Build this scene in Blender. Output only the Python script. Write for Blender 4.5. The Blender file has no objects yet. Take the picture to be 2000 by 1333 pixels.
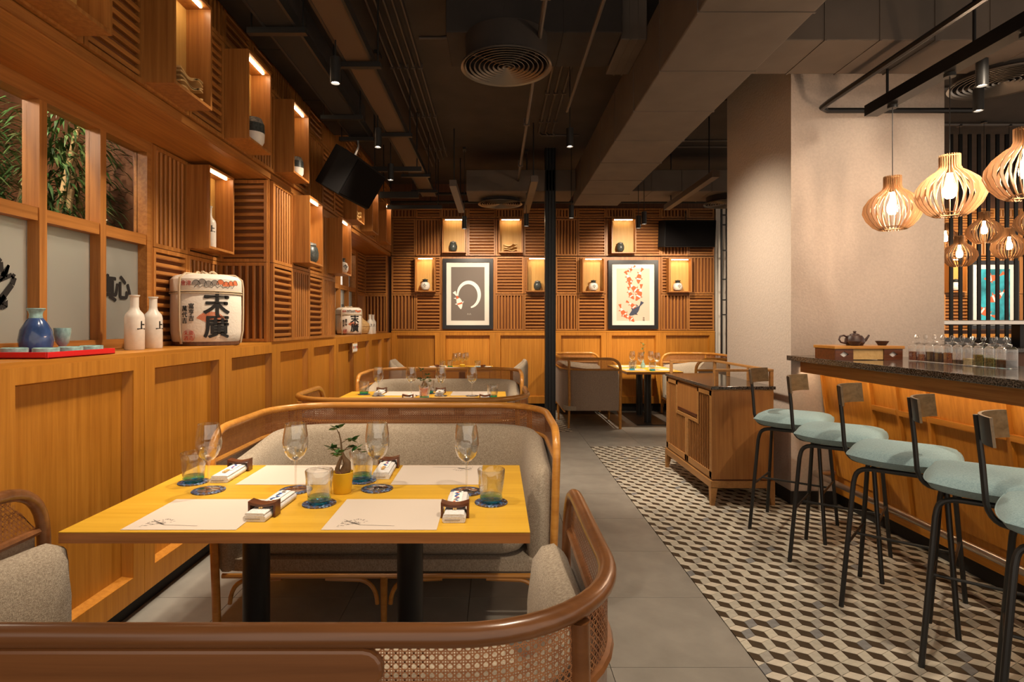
import bpy, bmesh, math, random
from mathutils import Vector, Matrix
R = random.Random(7)
PI = math.pi
sc = bpy.context.scene
COL = sc.collection

# ---------------------------------------------------------------- camera, world, light, exposure
cam_d = bpy.data.cameras.new('camera'); cam = bpy.data.objects.new('camera', cam_d); COL.objects.link(cam)
cam.location = (0, 0, 1.4); cam.rotation_euler = (PI / 2, 0, 0)
cam_d.sensor_width = 36.0; cam_d.lens = 1130 / 2000 * 36
cam_d.shift_x = 0.015; cam_d.shift_y = -0.01625; cam_d.clip_start = 0.05
sc.camera = cam
w = bpy.data.worlds.new('world'); sc.world = w; w.use_nodes = True
w.node_tree.nodes['Background'].inputs[0].default_value = (1.0, 0.84, 0.68, 1)
w.node_tree.nodes['Background'].inputs[1].default_value = 1.1
sc.view_settings.view_transform = 'Standard'; sc.view_settings.look = 'None'
sc.view_settings.exposure = 0.14; sc.view_settings.gamma = 1.0
sc.view_settings.use_curve_mapping = False
sc.cycles.use_denoising = True
sc.cycles.max_bounces = 8; sc.cycles.transparent_max_bounces = 24
sc.cycles.diffuse_bounces = 4; sc.cycles.glossy_bounces = 3; sc.cycles.transmission_bounces = 6
sc.cycles.caustics_reflective = False; sc.cycles.caustics_refractive = False
sc.cycles.sample_clamp_indirect = 4.0

WARM = (1.0, 0.83, 0.63)
def spot(loc, tgt, watts, size=60, blend=0.6, col=WARM, r=0.05):
    d = bpy.data.lights.new('spot_lamp', 'SPOT'); d.energy = watts; d.color = col
    d.spot_size = math.radians(size); d.spot_blend = blend; d.shadow_soft_size = r
    o = bpy.data.objects.new('spot_lamp', d); COL.objects.link(o); o.location = loc
    o.rotation_euler = (Vector(tgt) - Vector(loc)).to_track_quat('-Z', 'Y').to_euler()
    return o
# spots added to light tables, walls, aisle and bar; most have no fitting
spot((-1.0, 1.7, 3.1), (-0.75, 2.35, 0.75), 95, 66)
spot((-0.15, 2.0, 3.1), (-0.25, 2.5, 0.75), 85, 62)
spot((-0.75, 2.2, 3.2), (-1.75, 1.9, 0.9), 128, 60)
spot((-0.65, 3.2, 3.2), (-1.75, 3.1, 0.8), 165, 70)
spot((-0.6, 5.1, 3.1), (-0.62, 5.3, 0.75), 190, 58)
spot((-0.7, 4.6, 3.1), (-1.75, 4.7, 1.0), 200, 80)
spot((-0.7, 6.6, 3.1), (-1.8, 7.0, 1.0), 200, 80)
spot((-0.45, 8.1, 3.0), (-0.55, 8.7, 0.75), 170, 55)
spot((2.2, 8.0, 3.0), (2.2, 8.6, 0.75), 220, 60)
spot((-0.42, 7.85, 2.95), (-0.42, 9.4, 1.5), 165, 95)
spot((0.25, 7.85, 2.95), (0.6, 9.4, 1.3), 80, 95)
spot((2.2, 7.9, 2.95), (2.2, 9.4, 1.6), 185, 95)
spot((3.1, 7.2, 2.9), (3.1, 9.4, 1.2), 120, 80)
spot((0.62, 1.2, 3.2), (0.75, 1.7, 0.0), 120, 75)
spot((0.62, 4.6, 3.1), (0.9, 5.6, 0.0), 130, 60)
spot((1.35, 4.9, 3.0), (1.35, 5.6, 0.0), 150, 50)
spot((1.2, 2.0, 3.2), (1.9, 2.9, 0.0), 210, 75)
spot((2.55, 3.05, 2.75), (2.75, 3.3, 1.1), 90, 70)
spot((2.0, 1.7, 3.1), (2.5, 2.6, 0.7), 130, 75)
spot((0.80, 4.7, 2.95), (2.3, 5.2, 0.9), 230, 100, 1.0)  # added spot to brighten the pillar's left face
spot((-1.42, 3.35, 3.0), (-1.50, 2.75, 0.0), 95, 34)  # added narrow spot to brighten the floor strip by the wainscot
spot((2.9, 3.1, 2.9), (2.95, 4.5, 2.3), 28, 70)  # added spot on the pillar front, helping out the pendants
spot((6.8, 7.5, 3.0), (7.9, 9.4, 1.8), 430, 85)  # added spot to brighten the back wall beyond the bar

# ---------------------------------------------------------------- materials
MATS = {}
def nt(name):
    m = bpy.data.materials.new(name); m.use_nodes = True
    return m, m.node_tree.nodes, m.node_tree.links, m.node_tree.nodes['Principled BSDF']
def plain(name, col, rough=0.5, metal=0.0, noise=0.0, nscale=30, lo=0.3, hi=0.7, bump=0.0, bscale=200, spec=0.5, coat=0.0, trans=0.0, ior=1.45):
    m, N, L, b = nt(name)
    b.inputs['Base Color'].default_value = (*col, 1); b.inputs['Roughness'].default_value = rough
    b.inputs['Metallic'].default_value = metal; b.inputs['Specular IOR Level'].default_value = spec
    b.inputs['Coat Weight'].default_value = coat; b.inputs['Transmission Weight'].default_value = trans
    b.inputs['IOR'].default_value = ior
    tc = N.new('ShaderNodeTexCoord')
    if noise:
        n = N.new('ShaderNodeTexNoise'); n.inputs['Scale'].default_value = nscale; n.inputs['Detail'].default_value = 5
        L.new(tc.outputs['Object'], n.inputs['Vector'])
        r = N.new('ShaderNodeValToRGB'); r.color_ramp.elements[0].position = lo; r.color_ramp.elements[1].position = hi
        r.color_ramp.elements[0].color = (*[c * (1 - noise) for c in col], 1)
        r.color_ramp.elements[1].color = (*[min(1, c * (1 + noise)) for c in col], 1)
        L.new(n.outputs['Fac'], r.inputs[0]); L.new(r.outputs[0], b.inputs['Base Color'])
    if bump:
        n2 = N.new('ShaderNodeTexNoise'); n2.inputs['Scale'].default_value = bscale; n2.inputs['Detail'].default_value = 3
        L.new(tc.outputs['Object'], n2.inputs['Vector'])
        bp = N.new('ShaderNodeBump'); bp.inputs['Strength'].default_value = bump; bp.inputs['Distance'].default_value = 0.004
        L.new(n2.outputs['Fac'], bp.inputs['Height']); L.new(bp.outputs[0], b.inputs['Normal'])
    MATS[name] = m; return m
def wood(name, c1, c2, axis='z', rough=0.42, sc_=1.0, coat=0.0, spec=0.4):
    m, N, L, b = nt(name)
    tc = N.new('ShaderNodeTexCoord'); mp = N.new('ShaderNodeMapping')
    s = {'x': (1.6, 45, 45), 'y': (45, 1.6, 45), 'z': (45, 45, 1.6)}[axis]
    mp.inputs['Scale'].default_value = [v * sc_ for v in s]
    L.new(tc.outputs['Object'], mp.inputs['Vector'])
    oi = N.new('ShaderNodeObjectInfo')
    ad = N.new('ShaderNodeVectorMath'); ad.operation = 'ADD'
    mu = N.new('ShaderNodeMath'); mu.operation = 'MULTIPLY'; mu.inputs[1].default_value = 31
    L.new(oi.outputs['Random'], mu.inputs[0]); L.new(mp.outputs[0], ad.inputs[0]); L.new(mu.outputs[0], ad.inputs[1])
    n = N.new('ShaderNodeTexNoise'); n.inputs['Scale'].default_value = 1.0; n.inputs['Detail'].default_value = 6; n.inputs['Roughness'].default_value = 0.65
    n.inputs['Distortion'].default_value = 0.4
    L.new(ad.outputs[0], n.inputs['Vector'])
    r = N.new('ShaderNodeValToRGB'); e = r.color_ramp.elements
    e[0].position = 0.32; e[0].color = (*c1, 1); e[1].position = 0.68; e[1].color = (*c2, 1)
    L.new(n.outputs['Fac'], r.inputs[0])
    hs = N.new('ShaderNodeHueSaturation'); L.new(r.outputs[0], hs.inputs['Color'])
    m2 = N.new('ShaderNodeMapRange'); m2.inputs['To Min'].default_value = 0.86; m2.inputs['To Max'].default_value = 1.14
    L.new(oi.outputs['Random'], m2.inputs['Value']); L.new(m2.outputs[0], hs.inputs['Value'])
    L.new(hs.outputs[0], b.inputs['Base Color'])
    b.inputs['Roughness'].default_value = rough; b.inputs['Coat Weight'].default_value = coat; b.inputs['Coat Roughness'].default_value = 0.2
    b.inputs['Specular IOR Level'].default_value = spec
    bp = N.new('ShaderNodeBump'); bp.inputs['Strength'].default_value = 0.12; bp.inputs['Distance'].default_value = 0.002
    L.new(n.outputs['Fac'], bp.inputs['Height']); L.new(bp.outputs[0], b.inputs['Normal'])
    MATS[name] = m; return m
def fabric(name, c1, c2, scale=420):
    m, N, L, b = nt(name)
    tc = N.new('ShaderNodeTexCoord'); out = []
    for ax in ((1, 1, 4), (4, 4, 1)):
        mp = N.new('ShaderNodeMapping'); mp.inputs['Scale'].default_value = ax; L.new(tc.outputs['Object'], mp.inputs['Vector'])
        n = N.new('ShaderNodeTexNoise'); n.inputs['Scale'].default_value = scale / 4; n.inputs['Detail'].default_value = 2
        L.new(mp.outputs[0], n.inputs['Vector']); out.append(n)
    a = N.new('ShaderNodeMath'); a.operation = 'ADD'; L.new(out[0].outputs['Fac'], a.inputs[0]); L.new(out[1].outputs['Fac'], a.inputs[1])
    mr = N.new('ShaderNodeMapRange'); mr.inputs['From Min'].default_value = 0.75; mr.inputs['From Max'].default_value = 1.25; L.new(a.outputs[0], mr.inputs['Value'])
    r = N.new('ShaderNodeMix'); r.data_type = 'RGBA'; r.inputs['A'].default_value = (*c1, 1); r.inputs['B'].default_value = (*c2, 1)
    L.new(mr.outputs[0], r.inputs['Factor']); L.new(r.outputs['Result'], b.inputs['Base Color'])
    b.inputs['Roughness'].default_value = 0.95; b.inputs['Specular IOR Level'].default_value = 0.1
    b.inputs['Sheen Weight'].default_value = 0.15
    bp = N.new('ShaderNodeBump'); bp.inputs['Strength'].default_value = 0.5; bp.inputs['Distance'].default_value = 0.002
    L.new(mr.outputs[0], bp.inputs['Height']); L.new(bp.outputs[0], b.inputs['Normal'])
    MATS[name] = m; return m
def emit(name, col, s):
    m, N, L, b = nt(name); b.inputs['Base Color'].default_value = (0.8, 0.8, 0.8, 1)
    b.inputs['Emission Color'].default_value = (*col, 1); b.inputs['Emission Strength'].default_value = s
    MATS[name] = m; return m
def thin_glass(name, tint=(1, 1, 1), boost=1.0, rough=0.02):
    m, N, L, b = nt(name); N.remove(b)
    o = N['Material Output']; t = N.new('ShaderNodeBsdfTransparent'); t.inputs[0].default_value = (*tint, 1)
    g = N.new('ShaderNodeBsdfGlossy'); g.inputs['Roughness'].default_value = rough; g.inputs[0].default_value = (1, 1, 1, 1)
    lw = N.new('ShaderNodeLayerWeight'); lw.inputs['Blend'].default_value = 0.5
    pw = N.new('ShaderNodeMath'); pw.operation = 'POWER'; pw.inputs[1].default_value = 2.8; L.new(lw.outputs['Facing'], pw.inputs[0])
    mu = N.new('ShaderNodeMath'); mu.operation = 'MULTIPLY_ADD'; mu.inputs[1].default_value = 0.45 * boost; mu.inputs[2].default_value = 0.035 * boost; mu.use_clamp = True
    x = N.new('ShaderNodeMixShader'); L.new(pw.outputs[0], mu.inputs[0]); L.new(mu.outputs[0], x.inputs[0])
    L.new(t.outputs[0], x.inputs[1]); L.new(g.outputs[0], x.inputs[2]); L.new(x.outputs[0], o.inputs['Surface'])
    MATS[name] = m; return m

OAK = ((0.27, 0.095, 0.018), (0.45, 0.185, 0.042))
AMB = ((0.38, 0.138, 0.012), (0.54, 0.225, 0.028))
for ax in 'xyz':
    wood('oak_' + ax, *OAK, ax)
    wood('amber_' + ax, *AMB, ax)
wood('niche_wood', (0.50, 0.26, 0.06), (0.62, 0.36, 0.10), 'z', 0.5, 1.3)
wood('table_wood', (0.62, 0.33, 0.022), (0.76, 0.45, 0.045), 'x', 0.38, 0.5)
wood('table_edge', (0.26, 0.10, 0.03), (0.42, 0.17, 0.05), 'x', 0.45)
wood('rail_wood', (0.40, 0.155, 0.025), (0.56, 0.26, 0.05), 'x', 0.3, 0.6, coat=0.3)
wood('rail_shaded', (0.145, 0.055, 0.018), (0.25, 0.10, 0.034), 'x', 0.28, 0.5, coat=0.4)  # same wood as the other rails, its shade put into the colour
wood('cart_wood', (0.27, 0.11, 0.03), (0.40, 0.18, 0.05), 'z', 0.45)
wood('cart_trim', (0.32, 0.15, 0.045), (0.44, 0.22, 0.07), 'y', 0.45)
wood('dark_wood', (0.07, 0.02, 0.008), (0.15, 0.045, 0.016), 'x', 0.3, 1.0, coat=0.3)
wood('shade_wood', (0.38, 0.20, 0.085), (0.52, 0.30, 0.14), 'z', 0.6)
wood('pale_wood', (0.60, 0.36, 0.13), (0.72, 0.48, 0.20), 'y', 0.6)
wood('cane', (0.24, 0.088, 0.036), (0.40, 0.18, 0.072), 'x', 0.5)
wood('brown_panel', (0.10, 0.035, 0.014), (0.17, 0.07, 0.028), 'z', 0.5)
plain('slat_back', (0.17, 0.055, 0.012), 0.8)
plain('black_metal', (0.016, 0.015, 0.014), 0.38, 0.0, spec=0.5)
plain('black_paint', (0.012, 0.010, 0.009), 0.7)
plain('black_steel', (0.02, 0.018, 0.017), 0.3, 0.6)
plain('ceiling_paint', (0.060, 0.046, 0.036), 0.9, noise=0.15, nscale=3, bump=0.2, bscale=60)
plain('duct_paint', (0.105, 0.080, 0.062), 0.75, noise=0.12, nscale=4)
plain('duct_dark', (0.030, 0.023, 0.019), 0.8, noise=0.2, nscale=6)
plain('pipe_paint', (0.085, 0.064, 0.050), 0.5)
plain('tray_metal', (0.095, 0.055, 0.030), 0.6)
plain('chrome', (0.55, 0.50, 0.45), 0.2, 1.0)
plain('vent_metal', (0.20, 0.17, 0.14), 0.35, 0.8)
plain('steel', (0.62, 0.56, 0.50), 0.28, 1.0)
plain('plaster', (0.56, 0.475, 0.41), 0.95, noise=0.06, nscale=60, bump=0.9, bscale=55, spec=0.15)
plain('pale_wall', (0.72, 0.66, 0.58), 0.9, noise=0.04, nscale=5)
plain('floor_grout', (0.07, 0.065, 0.055), 0.9)
plain('floor_tile', (0.27, 0.25, 0.22), 0.45, noise=0.13, nscale=6, bump=0.08, bscale=20)
plain('tile_light', (0.60, 0.545, 0.45), 0.5, noise=0.08, nscale=40)
plain('tile_cream', (0.55, 0.51, 0.42), 0.5, noise=0.10, nscale=40)
plain('tile_grey', (0.36, 0.34, 0.30), 0.5, noise=0.15, nscale=30)
plain('tile_bluegrey', (0.22, 0.22, 0.22), 0.5, noise=0.2, nscale=30)
plain('tile_stone', (0.47, 0.44, 0.37), 0.5, noise=0.12, nscale=30)
plain('tile_dark', (0.055, 0.036, 0.019), 0.55, noise=0.15, nscale=40)
plain('tile_grout', (0.16, 0.12, 0.07), 0.9)
fabric('linen', (0.27, 0.215, 0.155), (0.50, 0.42, 0.32))
fabric('linen_back', (0.24, 0.17, 0.125), (0.38, 0.29, 0.22))
fabric('teal_fabric', (0.19, 0.29, 0.31), (0.30, 0.415, 0.435), 600)
fabric('napkin_cloth', (0.66, 0.64, 0.62), (0.84, 0.82, 0.80), 500)
plain('granite', (0.085, 0.068, 0.055), 0.10, noise=0.92, nscale=150, lo=0.44, hi=0.60, spec=0.6)
plain('paper', (0.60, 0.51, 0.43), 0.85)
plain('paper_white', (0.86, 0.84, 0.80), 0.8)
plain('ink', (0.012, 0.010, 0.009), 0.7)
plain('grey_ink', (0.26, 0.22, 0.19), 0.9)
plain('red_ink', (0.50, 0.07, 0.05), 0.8)
plain('orange_ink', (0.62, 0.16, 0.06), 0.8)
plain('blue_ink', (0.05, 0.13, 0.42), 0.8)
plain('straw_white', (0.74, 0.66, 0.56), 0.9, bump=0.4, bscale=80)
plain('rope', (0.60, 0.46, 0.30), 0.9, bump=0.6, bscale=300)
plain('ceramic_white', (0.76, 0.69, 0.60), 0.35, noise=0.05, nscale=40)
plain('ceramic_black', (0.045, 0.05, 0.045), 0.35, noise=0.5, nscale=70)
plain('ceramic_grey', (0.16, 0.15, 0.13), 0.4, noise=0.6, nscale=60)
plain('ceramic_blue', (0.035, 0.07, 0.19), 0.18, noise=0.45, nscale=14, coat=0.5)
plain('ceramic_teal', (0.28, 0.46, 0.44), 0.25, noise=0.3, nscale=50, coat=0.3)
plain('ceramic_navy', (0.05, 0.09, 0.25), 0.25, noise=0.3, nscale=60, coat=0.3)
plain('red_lacquer', (0.62, 0.012, 0.018), 0.25, coat=0.4)
plain('clay_dark', (0.045, 0.022, 0.018), 0.45, noise=0.2, nscale=30)
plain('pot_yellow', (0.80, 0.50, 0.03), 0.35)
plain('pot_pink', (0.70, 0.22, 0.18), 0.4)
plain('leaf', (0.035, 0.10, 0.022), 0.45, noise=0.4, nscale=30)
plain('leaf_light', (0.10, 0.17, 0.05), 0.5, noise=0.4, nscale=20)
plain('stem_brown', (0.16, 0.09, 0.04), 0.7, noise=0.3, nscale=40)
plain('bamboo', (0.55, 0.38, 0.18), 0.45, noise=0.15, nscale=10)
plain('pebble', (0.20, 0.09, 0.05), 0.6, noise=0.4, nscale=40)
plain('frame_black', (0.014, 0.012, 0.012), 0.3, coat=0.2)
plain('mat_board', (0.74, 0.70, 0.62), 0.9)
plain('art_brown', (0.17, 0.14, 0.12), 0.9)
plain('art_cream', (0.66, 0.52, 0.40), 0.9)
plain('art_teal', (0.03, 0.30, 0.36), 0.7, noise=0.8, nscale=4)
plain('art_white', (0.80, 0.77, 0.72), 0.9)
plain('art_orange', (0.60, 0.13, 0.05), 0.9)
plain('art_navy', (0.06, 0.07, 0.11), 0.9)
plain('speaker_black', (0.008, 0.007, 0.007), 0.8, spec=0.2)
plain('grille_cloth', (0.006, 0.005, 0.005), 0.95, spec=0.05)
plain('straw', (0.48, 0.29, 0.11), 0.7, noise=0.2, nscale=40, bump=0.5, bscale=90)
plain('tea_red', (0.20, 0.06, 0.03), 0.9, noise=0.9, nscale=160)
plain('tea_dark', (0.03, 0.015, 0.01), 0.9, noise=0.9, nscale=160)
plain('tea_green', (0.10, 0.11, 0.03), 0.9, noise=0.9, nscale=160)
plain('tea_cream', (0.55, 0.46, 0.28), 0.9, noise=0.3, nscale=160)
plain('bulb_base', (0.10, 0.07, 0.04), 0.4, 0.8)
emit('strip_glow', (1.0, 0.80, 0.52), 32)
emit('bulb_glow', (1.0, 0.70, 0.46), 250)
emit('bulb_far', (1.0, 0.68, 0.40), 60)
emit('lamp_face', (1.0, 0.86, 0.68), 25)
thin_glass('glass', (0.93, 0.935, 0.93), 2.7, 0.05)
thin_glass('teal_glass', (0.10, 0.66, 0.86), 2.0, 0.12)
thin_glass('jar_glass', (0.95, 0.95, 0.94), 2.6, 0.10)
thin_glass('pane_clear', (0.95, 0.95, 0.94), 0.35)
m, N, L, b = nt('frosted')       # satin glass: scatters what is behind it
N.remove(b); tr = N.new('ShaderNodeBsdfTranslucent'); tr.inputs[0].default_value = (0.86, 0.84, 0.76, 1)
df = N.new('ShaderNodeBsdfDiffuse'); df.inputs[0].default_value = (0.62, 0.60, 0.54, 1)
rf = N.new('ShaderNodeBsdfRefraction'); rf.inputs['Roughness'].default_value = 0.5; rf.inputs['IOR'].default_value = 1.05
x1 = N.new('ShaderNodeMixShader'); x1.inputs[0].default_value = 0.42; x2 = N.new('ShaderNodeMixShader'); x2.inputs[0].default_value = 0.35
L.new(tr.outputs[0], x1.inputs[1]); L.new(df.outputs[0], x1.inputs[2]); L.new(x1.outputs[0], x2.inputs[1]); L.new(rf.outputs[0], x2.inputs[2])
L.new(x2.outputs[0], N['Material Output'].inputs['Surface']); MATS['frosted'] = m
m, N, L, b = nt('coaster_print')   # mottled blue and brown coaster
tc = N.new('ShaderNodeTexCoord'); v = N.new('ShaderNodeTexVoronoi'); v.inputs['Scale'].default_value = 130; L.new(tc.outputs['Object'], v.inputs['Vector'])
sp = N.new('ShaderNodeSeparateColor'); L.new(v.outputs['Color'], sp.inputs[0])
r = N.new('ShaderNodeValToRGB'); e = r.color_ramp.elements; e[0].color = (0.03, 0.02, 0.02, 1); e[1].color = (0.45, 0.47, 0.5, 1)
for p, c in ((0.35, (0.12, 0.07, 0.05, 1)), (0.6, (0.05, 0.10, 0.25, 1)), (0.8, (0.20, 0.30, 0.45, 1))):
    q = e.new(p); q.color = c
r.color_ramp.interpolation = 'CONSTANT'
L.new(sp.outputs[0], r.inputs[0]); L.new(r.outputs[0], b.inputs['Base Color']); b.inputs['Roughness'].default_value = 0.5; MATS['coaster_print'] = m

# ---------------------------------------------------------------- mesh helpers
class MB:
    def __init__(s): s.v = []; s.f = []; s.m = []
    def add(s, vs, fs, m=0, M=None):
        n = len(s.v)
        s.v += [tuple(M @ Vector(p)) for p in vs] if M is not None else [tuple(p) for p in vs]
        s.f += [tuple(i + n for i in f) for f in fs]; s.m += [m] * len(fs); return s
    def box(s, x0, x1, y0, y1, z0, z1, m=0, M=None):
        if x0 > x1: x0, x1 = x1, x0
        if y0 > y1: y0, y1 = y1, y0
        if z0 > z1: z0, z1 = z1, z0
        return s.add([(x0, y0, z0), (x1, y0, z0), (x1, y1, z0), (x0, y1, z0), (x0, y0, z1), (x1, y0, z1), (x1, y1, z1), (x0, y1, z1)],
                     [(0, 3, 2, 1), (4, 5, 6, 7), (0, 1, 5, 4), (1, 2, 6, 5), (2, 3, 7, 6), (3, 0, 4, 7)], m, M)
    def rings(s, rs, m=0, closed=False, cap=True, M=None):
        n = len(rs[0]); vs = [p for r_ in rs for p in r_]; fs = []; k = len(rs)
        for i in range(k if closed else k - 1):
            for j in range(n):
                a = i * n + j; b_ = i * n + (j + 1) % n; c = ((i + 1) % k) * n + (j + 1) % n; d = ((i + 1) % k) * n + j
                fs.append((a, b_, c, d))
        if cap and not closed:
            fs.append(tuple(range(n - 1, -1, -1))); fs.append(tuple((k - 1) * n + j for j in range(n)))
        return s.add(vs, fs, m, M)
    def tube(s, pts, r, n=10, m=0, closed=False, flat=1.0):
        pts = [Vector(p) for p in pts]; k = len(pts); rs = []
        up = None
        for i in range(k):
            a = pts[(i - 1) % k] if (closed or i) else pts[0]; b_ = pts[(i + 1) % k] if (closed or i < k - 1) else pts[-1]
            t = (b_ - a)
            t = t.normalized() if t.length > 1e-9 else Vector((0, 0, 1))
            if up is None:
                up = Vector((0, 0, 1)) if abs(t.z) < 0.9 else Vector((0, 1, 0))
            sd = t.cross(up)
            sd = sd.normalized() if sd.length > 1e-6 else Vector((1, 0, 0))
            up = sd.cross(t).normalized()
            rr = r[i] if isinstance(r, (list, tuple)) else r
            rs.append([pts[i] + (sd * math.cos(2 * PI * j / n) + up * math.sin(2 * PI * j / n) * flat) * rr for j in range(n)])
        return s.rings(rs, m, closed)
    def lathe(s, prof, n=24, c=(0, 0, 0), m=0, cap=False, M=None):
        rs = [[(c[0] + max(r_, 1e-4) * math.cos(2 * PI * j / n), c[1] + max(r_, 1e-4) * math.sin(2 * PI * j / n), c[2] + z) for j in range(n)] for r_, z in prof]
        return s.rings(rs, m, False, cap, M)
    def prism(s, poly, d0, d1, m=0, M=None):       # poly in XY, extruded along Z
        n = len(poly)
        vs = [(x, y, d0) for x, y in poly] + [(x, y, d1) for x, y in poly]
        fs = [tuple(range(n - 1, -1, -1)), tuple(range(n, 2 * n))] + [(i, (i + 1) % n, n + (i + 1) % n, n + i) for i in range(n)]
        return s.add(vs, fs, m, M)
    def mesh(s, name, mats, smooth=35):
        me = bpy.data.meshes.new(name); me.from_pydata(s.v, [], s.f)
        for q in (mats if isinstance(mats, (list, tuple)) else [mats]): me.materials.append(MATS[q])
        me.polygons.foreach_set('material_index', s.m)
        bm = bmesh.new(); bm.from_mesh(me); bmesh.ops.recalc_face_normals(bm, faces=bm.faces); bm.to_mesh(me); bm.free()
        if smooth:
            me.polygons.foreach_set('use_smooth', [True] * len(me.polygons)); me.set_sharp_from_angle(angle=math.radians(smooth))
        me.update(); return me
    def build(s, name, mats, parent=None, world=False, smooth=35, kind=None, loc=None, rot=None):
        if world and parent is not None:
            l = parent.location; s.v = [(x - l[0], y - l[1], z - l[2]) for x, y, z in s.v]
        o = bpy.data.objects.new(name, s.mesh(name, mats, smooth)); COL.objects.link(o)
        if parent is not None: o.parent = parent
        if kind: o['kind'] = kind
        if loc: o.location = loc
        if rot: o.rotation_euler = rot
        return o
def inst(me, name, parent=None, loc=(0, 0, 0), rot=(0, 0, 0)):
    o = bpy.data.objects.new(name, me); COL.objects.link(o); o.parent = parent; o.location = loc; o.rotation_euler = rot; return o
def tag(o, label, cat, group=None, kind=None):
    if label: o['label'] = label
    if cat: o['category'] = cat
    if group: o['group'] = group
    if kind: o['kind'] = kind
    return o
def thing(name, label, cat, loc=(0, 0, 0), rz=0, group=None):
    o = bpy.data.objects.new(name, None); COL.objects.link(o); o.location = loc; o.rotation_euler = (0, 0, rz); o.empty_display_size = 0.1
    return tag(o, label, cat, group)
def ctree(o, parent=None):
    c = o.copy(); COL.objects.link(c)
    if parent is not None: c.parent = parent
    for ch in list(o.children): ctree(ch, c)
    return c
def dup(o, label, loc, rz=None, group=None):
    c = ctree(o); c.location = loc; c['label'] = label
    if rz is not None: c.rotation_euler = (0, 0, rz)
    if group: c['group'] = group
    return c
def bev(o, wd=0.003, seg=2):
    q = o.modifiers.new('bevel', 'BEVEL'); q.width = wd; q.segments = seg; q.limit_method = 'ANGLE'; return o
def text_mesh(name, s, size, mat, parent, M, depth=0.001, bend=None, bold=0.0):
    c = bpy.data.curves.new('t', 'FONT'); c.body = s; c.size = size; c.extrude = depth; c.align_x = 'CENTER'; c.align_y = 'CENTER'; c.space_line = 1.0
    o = bpy.data.objects.new('t', c); COL.objects.link(o); bpy.context.view_layer.update()
    me = bpy.data.meshes.new_from_object(o); bpy.data.objects.remove(o)
    if bold:      # heavier strokes: the outline repeated around itself
        V = [v_.co.copy() for v_ in me.vertices]; F_ = [tuple(f_.vertices) for f_ in me.polygons]; vs, fs = [], []
        for k in range(9):
            d_ = Vector((0, 0, 0)) if k == 8 else Vector((math.cos(k * PI / 4) * bold, math.sin(k * PI / 4) * bold, 0.00008 * k))
            fs += [tuple(i + len(vs) for i in f_) for f_ in F_]; vs += [v_ + d_ for v_ in V]
        me = bpy.data.meshes.new(name); me.from_pydata(vs, [], fs)
    me.name = name
    me.materials.clear(); me.materials.append(MATS[mat])
    for q in me.vertices:
        p = q.co.copy()
        if bend: p = bend(p)
        q.co = M @ p if M is not None else p
    o = bpy.data.objects.new(name, me); COL.objects.link(o)
    if parent is not None: o.parent = parent
    return o
def basis(xa, ya, org):     # matrix taking local x,y plane to world axes xa, ya
    xa = Vector(xa); ya = Vector(ya); za = xa.cross(ya); M = Matrix((xa, ya, za)).transposed().to_4x4(); M.translation = Vector(org); return M
def bez(p0, p1, p2, n=6):
    p0, p1, p2 = Vector(p0), Vector(p1), Vector(p2)
    return [p0 * (1 - t) ** 2 + p1 * 2 * t * (1 - t) + p2 * t * t for t in [i / n for i in range(n + 1)]]
def rrect(w_, h_, r, n=5):
    out = []
    for cx, cy, a0 in ((w_ / 2 - r, h_ / 2 - r, 0), (-w_ / 2 + r, h_ / 2 - r, PI / 2), (-w_ / 2 + r, -h_ / 2 + r, PI), (w_ / 2 - r, -h_ / 2 + r, 1.5 * PI)):
        for i in range(n + 1):
            a = a0 + PI / 2 * i / n; out.append((cx + r * math.cos(a), cy + r * math.sin(a)))
    return out
ROT_L = PI / 2      # local panel frame (x = width, -y = outward normal) turned onto the left wall

# ---------------------------------------------------------------- room shell
XW, XR, YB, ZL = -1.73, -2.11, 9.42, 1.265
def struct(name, mb, mats, **k):
    o = mb.build(name, mats, **k); o['kind'] = 'structure'; return o
fl = struct('floor', MB().box(-3.6, 9.6, -1.5, 11, -0.12, -0.008), 'floor_grout')
struct('ceiling', MB().box(-3.6, 9.6, -1.5, 11, 3.7, 3.85), 'ceiling_paint')
struct('wall_planter', MB().box(-3.6, -3.45, -1.5, 11, 0, 3.7), 'pale_wall')

def clip(poly, x0, x1, y0, y1):
    for ax, v, s in ((0, x0, 1), (0, x1, -1), (1, y0, 1), (1, y1, -1)):
        out = []
        for i in range(len(poly)):
            a, b_ = poly[i], poly[(i + 1) % len(poly)]
            ina = (a[ax] - v) * s >= 0; inb = (b_[ax] - v) * s >= 0
            if ina: out.append(a)
            if ina != inb:
                t = (v - a[ax]) / (b_[ax] - a[ax]); out.append((a[0] + (b_[0] - a[0]) * t, a[1] + (b_[1] - a[1]) * t))
        poly = out
        if not poly: break
    return poly
def area(p): return abs(sum(p[i][0] * p[(i + 1) % len(p)][1] - p[(i + 1) % len(p)][0] * p[i][1] for i in range(len(p)))) / 2

RX0, RX1, RY0, RY1 = 1.072, 2.66, 1.5, 6.62
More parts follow.
